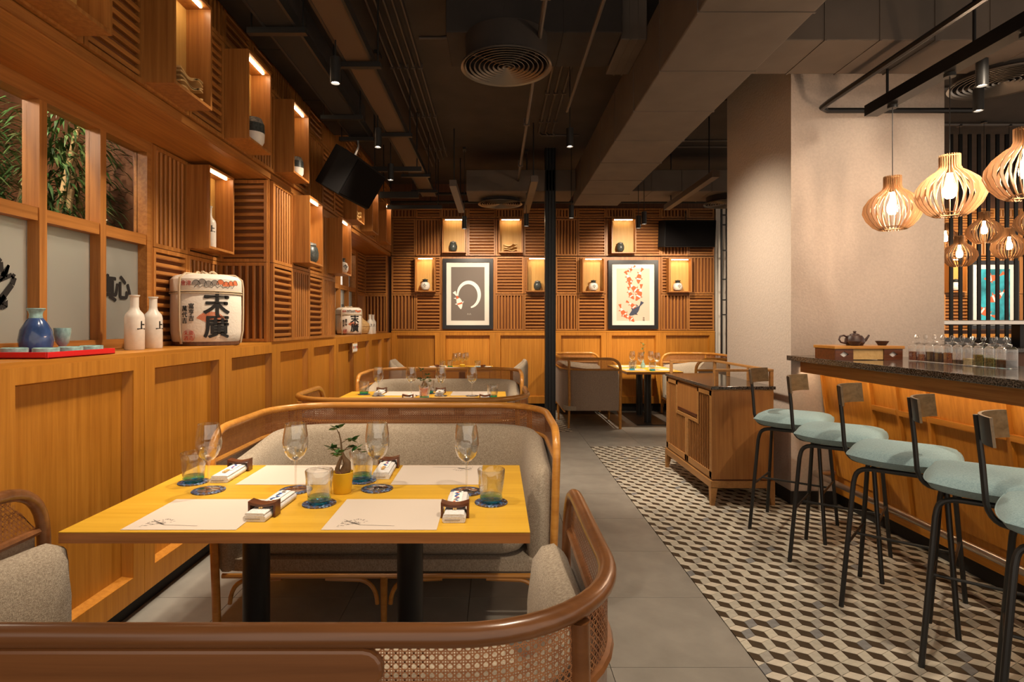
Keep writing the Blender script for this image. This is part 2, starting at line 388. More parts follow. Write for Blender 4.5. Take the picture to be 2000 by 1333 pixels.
# grey stone floor tiles, 0.6 m
tile_me = {}
for i in range(-6, 9):
    for j in range(-1, 15):
        x0 = 0.467 + 0.604 * i; y0 = -0.055 + 0.604 * j
        if x0 > 3.9 or y0 < 0.5 or y0 > 9.4: continue
        if x0 + 0.6 < -1.85: continue
        if x0 > 1.05 and y0 + 0.3 < RY1 - 0.25 and x0 < 3.5: continue
        y1 = y0 + 0.601; x1 = x0 + 0.601
        cy0 = max(y0, RY1 + 0.003) if (x0 > 1.05 and y0 < RY1) else y0
        k = (round(y1 - cy0, 3),)
        if k not in tile_me:
            tile_me[k] = MB().box(-0.3005, 0.3005, -(y1 - cy0) / 2, (y1 - cy0) / 2, -0.01, 0).mesh('floor_tile', 'floor_tile')
        inst(tile_me[k], 'floor_tile', fl, (x0 + 0.3, (y1 + cy0) / 2, 0))
# rhombus tile field: cubes pattern, lattice 0.104 m
bed = MB().box(RX0, RX1 + 0.9, RY0, RY1, -0.008, -0.0015).box(0.80, 0.99, 7.55, 9.4, -0.008, 0.0005).build('tile_bed', 'tile_grout', fl)
A_ = 0.1040; v1 = (A_, 0.0); v2 = (A_ / 2, A_ * math.sqrt(3) / 2)
KN = ['tile_light', 'tile_cream', 'tile_grey', 'tile_bluegrey', 'tile_stone', 'tile_dark']
def rhomb(p, q, gap=0.0022):
    cx, cy = (p[0] + q[0]) / 2, (p[1] + q[1]) / 2; dx, dy = (q[0] - p[0]) / 2, (q[1] - p[1]) / 2
    L_ = math.hypot(dx, dy); k = (L_ - gap) / L_; h = (L_ / math.sqrt(3) - gap * 0.6) / L_
    return [(cx - dx * k, cy - dy * k), (cx + dy * h, cy - dx * h), (cx + dx * k, cy + dy * k), (cx - dy * h, cy + dx * h)]
cand = []
for region in ((RX0, RX1, RY0, RY1), (2.66, 3.5, 5.8, 6.62), (0.80, 0.99, 7.55, 9.4)):
    for j in range(0, 90):
        oy = 1.40 + j * v2[1]
        if oy > region[3] + 0.2 or oy < region[2] - 0.2: continue
        for i in range(-60, 60):
            ox = 1.163 + i * A_ + j * v2[0] - 0.0
            ox -= 0.0
            if ox < region[0] - 0.25 or ox > region[1] + 0.25: continue
            n0 = (ox, oy)
            for kind, d in (('l', v1), ('m', v2), ('d', (v2[0] - v1[0], v2[1]))):
                pol = clip(rhomb(n0, (ox + d[0], oy + d[1])), *region)
                if len(pol) < 3 or area(pol) < 0.0002: continue
                mt = 5 if kind == 'd' else (R.choice([0, 0, 1]) if kind == 'l' else R.choice([4, 4, 1, 4, 2, 4, 2, 4, 1, 3, 4]))
                cand.append((oy, pol, mt, kind, len(pol) == 4 and area(pol) > 0.0027))
# the nearest 300 that the frame shows are parts of their own, the rest one stuff part
def shown(c):
    x = sum(p[0] for p in c[1]) / len(c[1]); y = sum(p[1] for p in c[1]) / len(c[1])
    px = 970 + 1130 * x / y; py = 634 + 1130 * 1.4 / y
    return px < 2010 and py < 1345
near = sorted([c for c in cand if shown(c)], key=lambda c: c[0])[:300]
ids = set(id(c) for c in near); rm = {}; st = MB()
for c in cand:
    cx = sum(p[0] for p in c[1]) / len(c[1]); cy = sum(p[1] for p in c[1]) / len(c[1])
    if id(c) in ids:
        key = (c[2], c[3]) if c[4] else (c[2], round(cx, 3), round(cy, 3))
        if key not in rm: rm[key] = MB().prism([(p[0] - cx, p[1] - cy) for p in c[1]], -0.006, 0.001).mesh('rhombus_tile', KN[c[2]])
        inst(rm[key], 'rhombus_tile', fl, (cx, cy, 0))
    else:
        st.prism(c[1], -0.006, 0.001, c[2])
st.build('rhombus_tile_field', KN, fl, kind='stuff')

# ---------------------------------------------------------------- slat panels, wainscot
_sm = {}
def slat_mesh(ln, orient, t=0.025, d=0.026):
    k = (round(ln, 3), orient, t, d)
    if k not in _sm:
        b_ = MB()
        if orient == 'V':   # bevelled bar along z
            pr = [(-t / 2, 0), (-t / 2, -d * 0.8), (-t / 4, -d), (t / 4, -d), (t / 2, -d * 0.8), (t / 2, 0)]
            b_.prism(pr, 0, ln)
        else:
            pr = [(0, -t / 2), (-d * 0.8, -t / 2), (-d, -t / 4), (-d, t / 4), (-d * 0.8, t / 2), (0, t / 2)]   # (y, z)
            n = len(pr); vs = [(0, y, z) for y, z in pr] + [(ln, y, z) for y, z in pr]
            b_.add(vs, [tuple(range(n)), tuple(range(2 * n - 1, n - 1, -1))] + [(i, (i + 1) % n, n + (i + 1) % n, n + i) for i in range(n)])
        _sm[k] = b_.mesh('slat', 'oak_z' if orient == 'V' else 'oak_x', 0)
    return _sm[k]
_fm = {}
def slat_panel(parent, loc, rz, w_, h_, orient, single=True, pitch=0.051):
    k = (round(w_, 3), round(h_, 3)); bd = 0.024
    if k not in _fm:
        _fm[k] = MB().box(0, w_, 0, 0.02, 0, h_, 1).box(0, bd, -0.03, 0, 0, h_).box(w_ - bd, w_, -0.03, 0, 0, h_).box(bd, w_ - bd, -0.03, 0, 0, bd).box(bd, w_ - bd, -0.03, 0, h_ - bd, h_).mesh('slat_panel', ['oak_z', 'slat_back'], 0)
    p = inst(_fm[k], 'slat_panel', parent, loc, (0, 0, rz))
    span = (w_ if orient == 'V' else h_) - 2 * bd; n = max(2, round(span / pitch)); ln = (h_ if orient == 'V' else w_) - 2 * bd
    pos = [bd + span * (i + 0.5) / n for i in range(n)]
    if single:
        me = slat_mesh(ln, orient)
        for q in pos: inst(me, 'slat', p, (q, 0, bd) if orient == 'V' else (bd, 0, q))
    else:
        key = ('J', round(w_, 3), round(h_, 3), orient)
        if key not in _sm:
            me = slat_mesh(ln, orient); J = MB()
            for q in pos:
                J.add([v_.co + Vector((q, 0, bd) if orient == 'V' else (bd, 0, q)) for v_ in me.vertices], [tuple(f_.vertices) for f_ in me.polygons])
            _sm[key] = J.mesh('slat', 'oak_z' if orient == 'V' else 'oak_x', 0)
        o = inst(_sm[key], 'slat_field', p); o['kind'] = 'stuff'
    return p
_wm = {}
def wainscot(parent, loc, rz, w_, h_, sw=0.085, tr=0.062, br=0.11, d=0.05):
    k = (round(w_, 3), round(h_, 3))
    if k not in _wm:
        g = 0.0015; f = MB()
        def member(x0, x1, z0, z1, side):    # a rail or stile whose inner edge is bevelled
            b_ = 0.012
            f.box(x0, x1, 0, d, z0, z1)
            q = {'l': [(x1, z0), (x1, z1), (x1 + b_, z0), (x1 + b_, z1)], 'r': [(x0, z0), (x0, z1), (x0 - b_, z0), (x0 - b_, z1)],
                 't': [(x0, z0), (x1, z0), (x0, z0 - b_), (x1, z0 - b_)], 'b': [(x0, z1), (x1, z1), (x0, z1 + b_), (x1, z1 + b_)]}[side]
            a, b2, c, d2 = q
            f.add([(a[0], 0.006, a[1]), (b2[0], 0.006, b2[1]), (d2[0], d, d2[1]), (c[0], d, c[1]), (a[0], d, a[1]), (b2[0], d, b2[1])],
                  [(0, 1, 2, 3), (0, 3, 4), (1, 5, 2), (0, 4, 5, 1)])
        member(g, sw, 0, h_, 'l'); member(w_ - sw, w_ - g, 0, h_, 'r'); member(sw, w_ - sw, h_ - tr, h_, 't'); member(sw, w_ - sw, 0, br, 'b')
        _wm[k] = (f.mesh('wainscot_frame', 'amber_z', 0), MB().box(sw - 0.01, w_ - sw + 0.01, d - 0.002, d + 0.012, br - 0.01, h_ - tr + 0.01).mesh('inset_panel', 'amber_z', 0))
    p = inst(_wm[k][0], 'wainscot_frame', parent, loc, (0, 0, rz)); inst(_wm[k][1], 'inset_panel', p)
    return p

# left wall: masonry core behind everything, soffit block, recess faces
lw = struct('wall_left', MB()
    .box(-3.45, XW - 0.02, 4.42, 6.10, 1.2, 2.52, 0)           # thick pier between the recesses
    .box(-2.20, XW - 0.02, -1.5, 9.42, 2.56, 3.7, 0)           # upper wall above the soffit
    .box(-2.20, XR - 0.02, 3.50, 4.42, 1.2, 2.5, 0)            # recess side wall
    .box(-2.20, XR - 0.02, 8.62, 9.42, 1.2, 2.5, 0)
    .box(-2.20, XR - 0.02, 6.10, 6.40, 1.2, 2.5, 0)
    .box(-2.10, XW - 0.02, 9.22, 9.42, 1.2, 2.52, 0)
    .box(-2.16, -1.775, -1.5, 9.42, 0.0, 1.24, 0)              # dado core
    .box(-3.45, -2.16, -1.5, 9.42, 0.0, 1.20, 0), 'brown_panel', smooth=0)
struct('baseboard_left', MB().box(-1.80, -1.765, -1.5, 9.42, 0, 0.095), 'black_paint', smooth=0)
# soffit board over the recess, its front trim
sof = struct('trim_1', MB().box(-2.22, XW, -1.5, 9.4, 2.50, 2.56), 'oak_y', smooth=0)
struct('trim_2', MB().box(XW - 0.01, XW + 0.012, -1.5, 9.4, 2.505, 2.55), 'oak_y', smooth=0)
# ledge on top of the dado
struct('trim_3', MB().box(-2.13, -1.712, -1.5, 9.42, 1.245, 1.265), 'amber_y', smooth=0)
for y in [0.29 + 0.84 * i for i in range(11)]:
    wd = 0.84 if y + 0.84 < 9.3 else YB - y - 0.01
    if y < 9.3: wainscot(lw, (-1.71, y, 0.095), ROT_L, wd, 1.15)
# upper slat rows over the soffit
for k, y in enumerate([1.155 + 0.41 * i for i in range(20)]):
    o_ = 'HVVHVH'[k % 6] if k % 2 else 'HVHV'[(k // 2) % 4]
    slat_panel(lw, (XW, y, 2.555), ROT_L, 0.405, 0.60, o_, y < 5.2)
    if y > 2.0: slat_panel(lw, (XW, y, 3.16), ROT_L, 0.405, 0.42, 'V' if o_ == 'H' else 'H', False)
# pier between recesses, 4 columns x 2 rows
for k in range(4):
    y = 4.405 + 0.4225 * k
    slat_panel(lw, (XW, y, 1.268), ROT_L, 0.42, 0.60, 'HVHV'[k])
    slat_panel(lw, (XW, y, 1.872), ROT_L, 0.42, 0.62, 'VHHV'[k])
# face that closes the near recess (looks at the camera)
slat_panel(lw, (XR + 0.01, 4.40, 1.268), 0, 0.365, 0.60, 'V')
slat_panel(lw, (XR + 0.01, 4.40, 1.872), 0, 0.365, 0.62, 'H')
MBp = MB().box(XW - 0.02, XW + 0.002, 4.385, 4.405, 1.268, 2.5)
MBp.build('corner_post', 'oak_z', lw, smooth=0)
# recess side wall by the window
for y, wd, a_, b2 in ((3.51, 0.385, 'H', 'V'), (3.90, 0.47, 'V', 'H')):
    slat_panel(lw, (XR, y, 1.268), ROT_L, wd, 0.60, a_)
    slat_panel(lw, (XR, y, 1.872), ROT_L, wd, 0.62, b2)
# far recess: side wall and closing face
slat_panel(lw, (XR, 8.64, 1.268), ROT_L, 0.55, 0.60, 'V', False); slat_panel(lw, (XR, 8.64, 1.872), ROT_L, 0.55, 0.62, 'H', False)
slat_panel(lw, (XR + 0.01, 9.20, 1.268), 0, 0.365, 0.60, 'V', False); slat_panel(lw, (XR + 0.01, 9.20, 1.872), 0, 0.365, 0.62, 'H', False)

# interior window frames with clear panes above and satin panes below
def window(name, y0, y1, n, glass_x=-2.15):
    wn = struct(name, MB().box(glass_x - 0.02, XR + 0.02, y0 - 0.001, y0 + 0.045, 1.268, 2.5).box(glass_x - 0.02, XR + 0.02, y1 - 0.045, y1, 1.268, 2.5)
        .box(glass_x - 0.02, XR + 0.02, y0 + 0.045, y1 - 0.045, 2.43, 2.5).box(glass_x - 0.02, XR + 0.02, y0 + 0.045, y1 - 0.045, 1.268, 1.318), 'oak_y', smooth=0)
    MB().box(glass_x - 0.02, XR + 0.014, y0 + 0.045, y1 - 0.045, 1.875, 1.935).build('window_rail', 'oak_y', wn, smooth=0)
    p = (y1 - y0 - 0.045) / n
    for i in range(n):
        a = y0 + 0.045 + p * i; b_ = a + p - 0.045
        if i < n - 1: MB().box(glass_x - 0.02, XR + 0.02, b_, b_ + 0.045, 1.318, 2.43).build('mullion', 'oak_z', wn, smooth=0)
        MB().box(glass_x - 0.003, glass_x + 0.003, a, b_, 1.935, 2.43).build('clear_pane', 'pane_clear', wn, smooth=0)
        MB().box(glass_x - 0.004, glass_x + 0.004, a, b_, 1.318, 1.875).build('frosted_pane', 'frosted', wn, smooth=0)
    return wn
win1 = window('window_1', 3.505 - 0.045 - 0.4075 * 6, 3.505, 6)
MB().box(XR - 0.05, XR + 0.022, 3.500, 3.514, 1.268, 2.5).box(XR - 0.02, XR + 0.01, 3.50, 4.40, 2.49, 2.5).build('corner_strip', 'oak_z', lw, smooth=0)
win2 = window('window_2', 6.40, 8.62, 5)
MB().box(-3.45, -2.205, 3.80, 3.86, 1.2, 3.7).build('partition', 'brown_panel', lw, smooth=0)

# ---------------------------------------------------------------- back wall
bw = struct('wall_back', MB().box(-2.2, 9.6, YB + 0.05, YB + 0.2, 0, 3.7), 'brown_panel', smooth=0)
struct('baseboard_back', MB().box(-1.7, 3.54, YB - 0.0, YB + 0.05, 0, 0.12), 'black_paint', smooth=0)
def bx(px): return (px - 970) / 120.0
def bz(py): return 1.4 + (634 - py) / 120.0
for a, b_ in ((765, 860), (860, 967), (967, 1085), (1085, 1184), (1184, 1290), (1290, 1395)):
    wainscot(bw, (bx(a), YB - 0.03, 0.115), 0, bx(b_) - bx(a), bz(648) - 0.115)
struct('trim_4', MB().box(bx(765), bx(1395), YB - 0.035, YB + 0.01, bz(649), bz(646.5)), 'amber_x', smooth=0)
ZR = [(bz(645.5), bz(575)), (bz(574), bz(502)), (bz(500), bz(428)), (bz(426.5), bz(408))]
cols = [(765, 812), (812, 862), (862, 914), (914, 968), (968, 1023), (1023, 1085), (1085, 1128), (1128, 1183), (1183, 1237), (1237, 1290), (1290, 1343), (1343, 1394)]
pat = ['VHxxVHVHxxVH', 'HHxxHHHVxxHV', 'HVHHVHVHVHVH', 'VHVHVHVHVHVH']
for r_, (z0, z1) in enumerate(ZR):
    for c_, (a, b_) in enumerate(cols):
        o_ = pat[r_][c_]
        if o_ == 'x': continue
        slat_panel(bw, (bx(a) + 0.003, YB, z0), 0, bx(b_) - bx(a) - 0.006, z1 - z0, o_, False, 0.052)
for c0, c1 in ((862, 968), (1183, 1290)):      # plain ground behind the pictures
    MB().box(bx(c0), bx(c1), YB - 0.012, YB + 0.02, ZR[0][0], ZR[1][1]).build('picture_ground', 'oak_z', bw, smooth=0)
# the same cladding further right, seen through the bar
for c_ in range(10):
    x0 = 6.0 + 0.42 * c_
    for r_, (z0, z1) in enumerate(ZR):
        slat_panel(bw, (x0, YB, z0), 0, 0.415, z1 - z0, 'VH'[(c_ + r_) % 2], False, 0.052)
    if c_ % 2 == 0: wainscot(bw, (x0, YB - 0.03, 0.115), 0, 0.84, 1.13)
# pale wall and black lattice screen beside the cladding
struct('wall_niche', MB().box(3.56, 6.0, YB - 0.02, YB + 0.06, 0, 3.5), 'pale_wall', smooth=0)
sn = thing('lattice_screen', 'tall black metal lattice screen between slatted back wall and plaster pillar', 'screen', (3.65, 9.0, 0))
for k, x in enumerate((3.50, 3.58, 3.70, 3.78, 3.90, 4.02)):
    MB().box(x - 0.012, x + 0.012, 8.99, 9.02, 0, 3.4).build('bar', 'black_metal', sn, world=True, smooth=0)
for z in (0.3, 0.9, 1.55, 1.78, 2.1, 2.55, 2.95, 3.1):
    MB().box(3.50, 4.05, 8.985, 9.005, z - 0.01, z + 0.01).build('crossbar', 'black_metal', sn, world=True, smooth=0)

# ---------------------------------------------------------------- plaster pillar
pil = struct('wall_pillar', MB().box(2.295, 3.49, 4.51, 5.76, 0.0, 3.7), 'plaster', smooth=0)
struct('baseboard_right', MB().box(2.283, 3.50, 4.498, 5.77, 0.0, 0.10), 'black_paint', smooth=0)
# ---------------------------------------------------------------- ceiling services
def duct(name, label, x0, x1, y0, y1, z0, z1, mat='duct_paint', along='y', seam=0.45):
    t = thing(name, label, 'duct', ((x0 + x1) / 2, (y0 + y1) / 2, z0))
    bev(MB().box(x0, x1, y0, y1, z0, z1).build('duct_shell', mat, t, world=True, smooth=0), 0.008)
    a, b_ = (y0, y1) if along == 'y' else (x0, x1); n = int((b_ - a) / seam)
    for i in range(1, n + 1):
        q = a + (b_ - a) * i / (n + 1)
        (MB().box(x0 - 0.004, x1 + 0.004, q, q + 0.012, z0 - 0.004, z1) if along == 'y' else MB().box(q, q + 0.012, y0 - 0.004, y1 + 0.004, z0 - 0.004, z1)).build('seam', mat, t, world=True, smooth=0)
    return t
duct('air_duct', 'long wide brown duct running the length of the ceiling beside the plaster pillar', 1.03, 1.63, -0.5, 7.8, 3.0, 3.45, seam=0.75)
duct('air_duct', 'dark box duct crossing the ceiling above the nearest round vent', -0.34, 0.84, 3.86, 4.38, 3.35, 3.68, 'duct_dark', 'x')
duct('air_duct', 'short box duct branching off the long duct at its left side', 0.85, 1.03, 3.96, 4.52, 3.35, 3.66, 'duct_paint', 'x', 0.09)
duct('air_duct', 'wide duct crossing over the bar and meeting the top of the pillar', 1.63, 4.6, 3.46, 3.93, 3.1, 3.5, 'duct_paint', 'x', 0.35)
duct('air_duct', 'far cross duct above the middle of the slatted back wall', -0.4, 1.03, 7.55, 8.2, 3.14, 3.42, 'duct_paint', 'x')
duct('air_duct', 'far cross duct between long duct and plaster pillar', 1.63, 3.6, 7.55, 8.2, 3.14, 3.42, 'duct_paint', 'x')
duct('air_duct', 'black duct hugging the top of the left slatted wall', -1.69, -1.36, 1.3, 6.0, 3.36, 3.66, 'duct_dark', 'y', 1.0)

def vent(label, x, y, z, r=0.31, h=0.20):
    t = thing('ceiling_vent', label, 'vent', (x, y, z), 0, 'round ceiling vents')
    MB().lathe([(r - 0.035, 0.02), (r - 0.03, h), (0.0, h)], 40, (0, 0, 0)).build('drum', 'duct_dark', t)
    rim = MB().lathe([(r - 0.03, 0.015), (r, 0.0), (r, 0.012), (r - 0.03, 0.03), (r - 0.03, 0.015)], 48).build('rim', 'vent_metal', t)
    k = 9
    for i in range(k):
        q = 0.02 + (r - 0.055) * i / (k - 1)
        MB().lathe([(q, 0.012), (q + 0.009, 0.002), (q + 0.011, 0.004), (q + 0.002, 0.016), (q, 0.012)], 40).build('louvre_ring', 'vent_metal', rim)
    for a in (0.6, 0.6 + PI / 2):
        MB().box(-r + 0.03, r - 0.03, -0.006, 0.006, 0.018, 0.03, M=Matrix.Rotation(a, 4, 'Z')).build('cross_bar', 'vent_metal', t)
    return t
v0 = vent('large round ceiling vent with concentric rings nearest the camera over the aisle', 0.066, 3.95, 3.15)
dup(v0, 'small far round vent under the cross duct before the back wall', (0.05, 8.1, 3.08))
dup(v0, 'far round vent partly hidden by the left edge of the plaster pillar', (3.15, 7.9, 3.04))
dup(v0, 'round vent above the bar behind the pendant rail', (3.46, 3.95, 3.05))

def pipe(label, pts, r=0.012, mat='pipe_paint', clips=(), name='conduit', group=None, cat='pipe', hang=()):
    p0 = pts[0]; t = thing(name, label, cat, p0, 0, group)
    MB().tube(pts, r, 8).build('tube', mat, t, world=True)
    for x in hang: MB().tube([(x, pts[0][1], pts[0][2]), (x, pts[0][1], 3.7)], 0.006, 6).build('hanger_rod', 'black_metal', t, world=True)
    for c in clips: MB().box(c[0] - r * 1.8, c[0] + r * 1.8, c[1] - 0.012, c[1] + 0.012, c[2] - r * 1.6, c[2] + r * 3).build('clip', mat, t, world=True, smooth=0)
    return t
words = ['leftmost', 'second', 'third', 'fourth', 'rightmost']
for i in range(5):
    x = -0.92 + 0.062 * i
    pipe(f'thin ceiling conduit, {words[i]} of the five parallel ones beside the cable tray', [(x, 0.5, 3.67), (x, 8.3 - 0.12 * i, 3.67)], 0.010, clips=[(x, y, 3.67) for y in (1.5, 2.7, 3.9, 5.1, 6.3, 7.5)], group='parallel conduits')
pipe('kinked dark conduit running from the large round vent to the conduits', [(0.4, 4.6, 3.688), (-0.35, 4.6, 3.688), (-0.45, 4.62, 3.688), (-0.62, 4.62, 3.688)], 0.012)
pipe('sprinkler pipe passing behind the large round vent', [(0.28, 1.2, 3.28), (0.28, 8.4, 3.28)], 0.016, 'pipe_paint', [(0.28, y, 3.28) for y in (3.3, 5.4, 6.8, 7.6)], 'sprinkler_pipe', hang=())
pipe('thin rail pipe holding the spotlight left of the long duct', [(0.62, 1.0, 3.28), (0.62, 5.1, 3.28)], 0.014, 'pipe_paint', [(0.62, 3.0, 3.28)], 'conduit')
for i, x in enumerate((0.50, 0.58, 0.66)):
    pipe('ceiling conduit beyond the round vent, ' + ['left', 'middle', 'right'][i] + ' one of three beside the long duct', [(x, 4.4, 3.688), (x, 6.9, 3.688), (x + 0.05, 7.0, 3.688), (1.0, 7.0, 3.688)], 0.013, clips=[(x, y, 3.688) for y in (4.9, 5.7, 6.5)], group='conduits by the long duct')
for i, y in enumerate((5.9, 7.2, 7.45)):
    pipe('dark conduit crossing the ceiling between long duct and pillar, ' + ['nearest', 'middle', 'farthest'][i] + ' of three', [(1.6, y, 3.687), (3.6, y, 3.687)], 0.014, group='conduits left of the pillar')
for i, y in enumerate((8.55, 8.75)):
    pipe('dark pipe crossing before the back wall, ' + ['nearer', 'farther'][i] + ' one', [(-1.6, y, 3.33 - 0.08 * i), (3.5, y, 3.33 - 0.08 * i)], 0.022, 'black_paint', hang=(-1.0, 0.6, 2.2))
for i, (x0, x1, y) in enumerate(((3.5, 9.3, 5.6), (3.5, 9.3, 6.6))):
    pipe('dark pipe on the ceiling right of the pillar, ' + ['nearer', 'farther'][i] + ' one', [(x0, y, 3.681), (x1, y, 3.681)], 0.02)
pipe('black pipe above the pendant rail, bending right before the pillar', [(2.42, 0.6, 3.02), (2.42, 4.2, 3.02), (2.43, 4.32, 3.02), (2.50, 4.38, 3.02), (3.6, 4.38, 3.02)], 0.021, 'black_steel', hang=())

def tray(label, x0, x1, y0, y1, z, bars, mat='tray_metal'):
    t = thing('cable_tray', label, 'cable tray', ((x0 + x1) / 2, y0, z))
    MB().box(x0, x1, y0, y1, z, z + 0.004).build('tray_floor', mat, t, world=True, smooth=0)
    for x in (x0, x1): MB().box(x - 0.008, x + 0.008, y0, y1, z - 0.004, z + 0.06).build('side_rail', 'black_metal', t, world=True, smooth=0)
    for y in bars:
        MB().box(x0 - 0.10, x1 + 0.06, y - 0.02, y + 0.02, z - 0.04, z - 0.006).build('hanger_bar', 'black_metal', t, world=True, smooth=0)
        for x in (x0 - 0.08, x1 + 0.04): MB().tube([(x, y, z - 0.03), (x, y, 3.7)], 0.006, 6).build('hanger_rod', 'black_metal', t, world=True)
    return t
tray('brown bottomed cable tray hanging beside the parallel conduits', -1.02, -0.84, 0.5, 8.0, 3.17, (2.2, 3.9, 5.34, 6.8, 7.6))
tray('black cable tray hanging along the top of the left slatted wall', -1.34, -1.16, 0.6, 5.4, 3.12, (3.35, 4.75, 5.3), 'black_paint')
# fan coil boxes and struts in the dark corner by the back wall
for i, (x0, x1, y0, z0, z1) in enumerate(((-1.5, -1.0, 7.4, 3.02, 3.10), (-1.35, -0.8, 6.15, 3.03, 3.08), (-1.5, -0.75, 7.9, 2.98, 3.03))):
    t = thing('strut_bar', 'black support bar hanging under the ceiling near the corner, ' + ['middle', 'nearest', 'farthest'][i] + ' of three', 'bar', ((x0 + x1) / 2, y0, z0))
    MB().box(x0, x1, y0, y0 + 0.04, z0, z1).build('bar', 'black_metal', t, world=True, smooth=0)
    for x in (x0 + 0.05, x1 - 0.05): MB().tube([(x, y0 + 0.02, z1), (x, y0 + 0.02, 3.7)], 0.007, 6).build('rod', 'black_metal', t, world=True)

def spotlight(label, x, y, z, rod=0.2, tilt=0.0, L_=0.16, r=0.032, track=True):
    t = thing('track_spotlight', label, 'spotlight', (x, y, z), 0, 'black ceiling spotlights')
    M = Matrix.Rotation(tilt, 4, 'X')
    body = MB().lathe([(0.0, L_), (r, L_), (r, 0.0), (r * 0.82, 0.0), (r * 0.80, 0.02), (0.0, 0.02)], 20, M=M).build('lamp_body', 'black_metal', t)
    MB().lathe([(0.0, 0.012), (r * 0.78, 0.012)], 20, M=M).build('lens', 'lamp_face', body)
    rod = 3.7 - z - L_ - 0.03; MB().tube([(0, 0, L_), (0, 0, L_ + rod)], 0.0045, 6).build('rod', 'black_metal', t)
    MB().box(-0.02, 0.02, -0.06, 0.06, L_ + rod, L_ + rod + 0.03).build('track_adapter', 'black_metal', t, smooth=0)
def at(px, py, h): z = h * 1130 / (634 - py); return ((px - 970) * z / 1130, z, 1.4 + h)
for px, py, h, lab in ((655, 163, 1.5, 'lit black spotlight hanging beside the cable tray nearest the camera'), (738, 288, 1.5, 'lit black spotlight above the hanging loudspeaker'),
                       (763, 352, 1.45, 'lit black spotlight just right of the hanging loudspeaker'), (1113, 287, 1.55, 'lit black spotlight between round vent and long duct'),
                       (907, 447, 1.25, 'small spotlight in front of the niche with the black jar left of the steel post'), (1028, 442, 1.3, 'small spotlight just left of the dark steel post'),
                       (1116, 426, 1.35, 'small spotlight just right of the dark steel post'), (1258, 438, 1.3, 'lit small spotlight, right one of the pair before the koi picture'),
                       (1247, 446, 1.25, 'unlit small spotlight, left one of the pair before the koi picture'), (1918, 168, 1.45, 'black spotlight hanging below the pendant rail over the bar'),
                       (1911, 217, 1.5, 'black spotlight beyond the pendant rail under the vent')):
    spotlight(lab, *at(px, py, h), rod=0.25)
for x, y0, y1, lab in ((-0.5, 6.6, 8.2, 'dark beam of the track leading to the steel post'), (0.42, 6.4, 8.2, 'dark short track beam before the steel post'), (2.35, 6.2, 8.0, 'dark track beam pointing at the koi picture')):
    t = thing('lighting_track', lab, 'track', (x, y0, 3.1)); MB().box(x - 0.04, x + 0.04, y0, y1, 2.98, 3.05).build('rail', 'pipe_paint', t, world=True, smooth=0)
    for y in (y0 + 0.2, y1 - 0.2): MB().tube([(x, y, 3.05), (x, y, 3.7)], 0.008, 6).build('rod', 'black_metal', t, world=True)

# dark steel post between the two halves of the back wall
t = thing('steel_post', 'tall dark ribbed steel post standing in the aisle before the back wall', 'post', (0.70, 7.6, 0))
MB().box(0.635, 0.765, 7.55, 7.68, 0, 3.7).build('core', 'black_metal', t, world=True, smooth=0)
for x in (0.64, 0.68, 0.72, 0.76): MB().box(x - 0.008, x + 0.008, 7.53, 7.56, 0, 3.7).build('rib', 'black_steel', t, world=True, smooth=0)

# loudspeakers
def speaker(label, loc, rot):
    t = thing('loudspeaker', label, 'loudspeaker', loc); t.rotation_euler = rot
    pr = [(-0.42, 0.0), (0.42, 0.0), (0.46, 0.10), (0.40, 0.26), (-0.40, 0.26), (-0.46, 0.10)]
    bev(MB().prism([(x, -y) for x, y in pr], -0.21, 0.21).build('cabinet', 'speaker_black', t, smooth=0), 0.01)
    bev(MB().box(-0.385, 0.385, -0.275, -0.255, -0.19, 0.19).build('grille', 'grille_cloth', t, smooth=0), 0.006)
    MB().tube([(0, -0.02, 0.2), (0, 0.0, 0.32), (0, 0.03, 0.36)], 0.014, 8).build('bracket', 'chrome', t)
    return t
speaker('black wide loudspeaker fixed to the back wall above the koi picture', ((1340 - 970) / 1130 * 9.3, 9.36, 2.86), (0.12, 0, 0))
speaker('big black loudspeaker hanging at the ceiling by the left wall', (-1.42, 5.35, 2.80), (0.55, 0.0, 1.42)); bpy.data.objects['loudspeaker.001'].scale = (0.88, 0.88, 0.88)

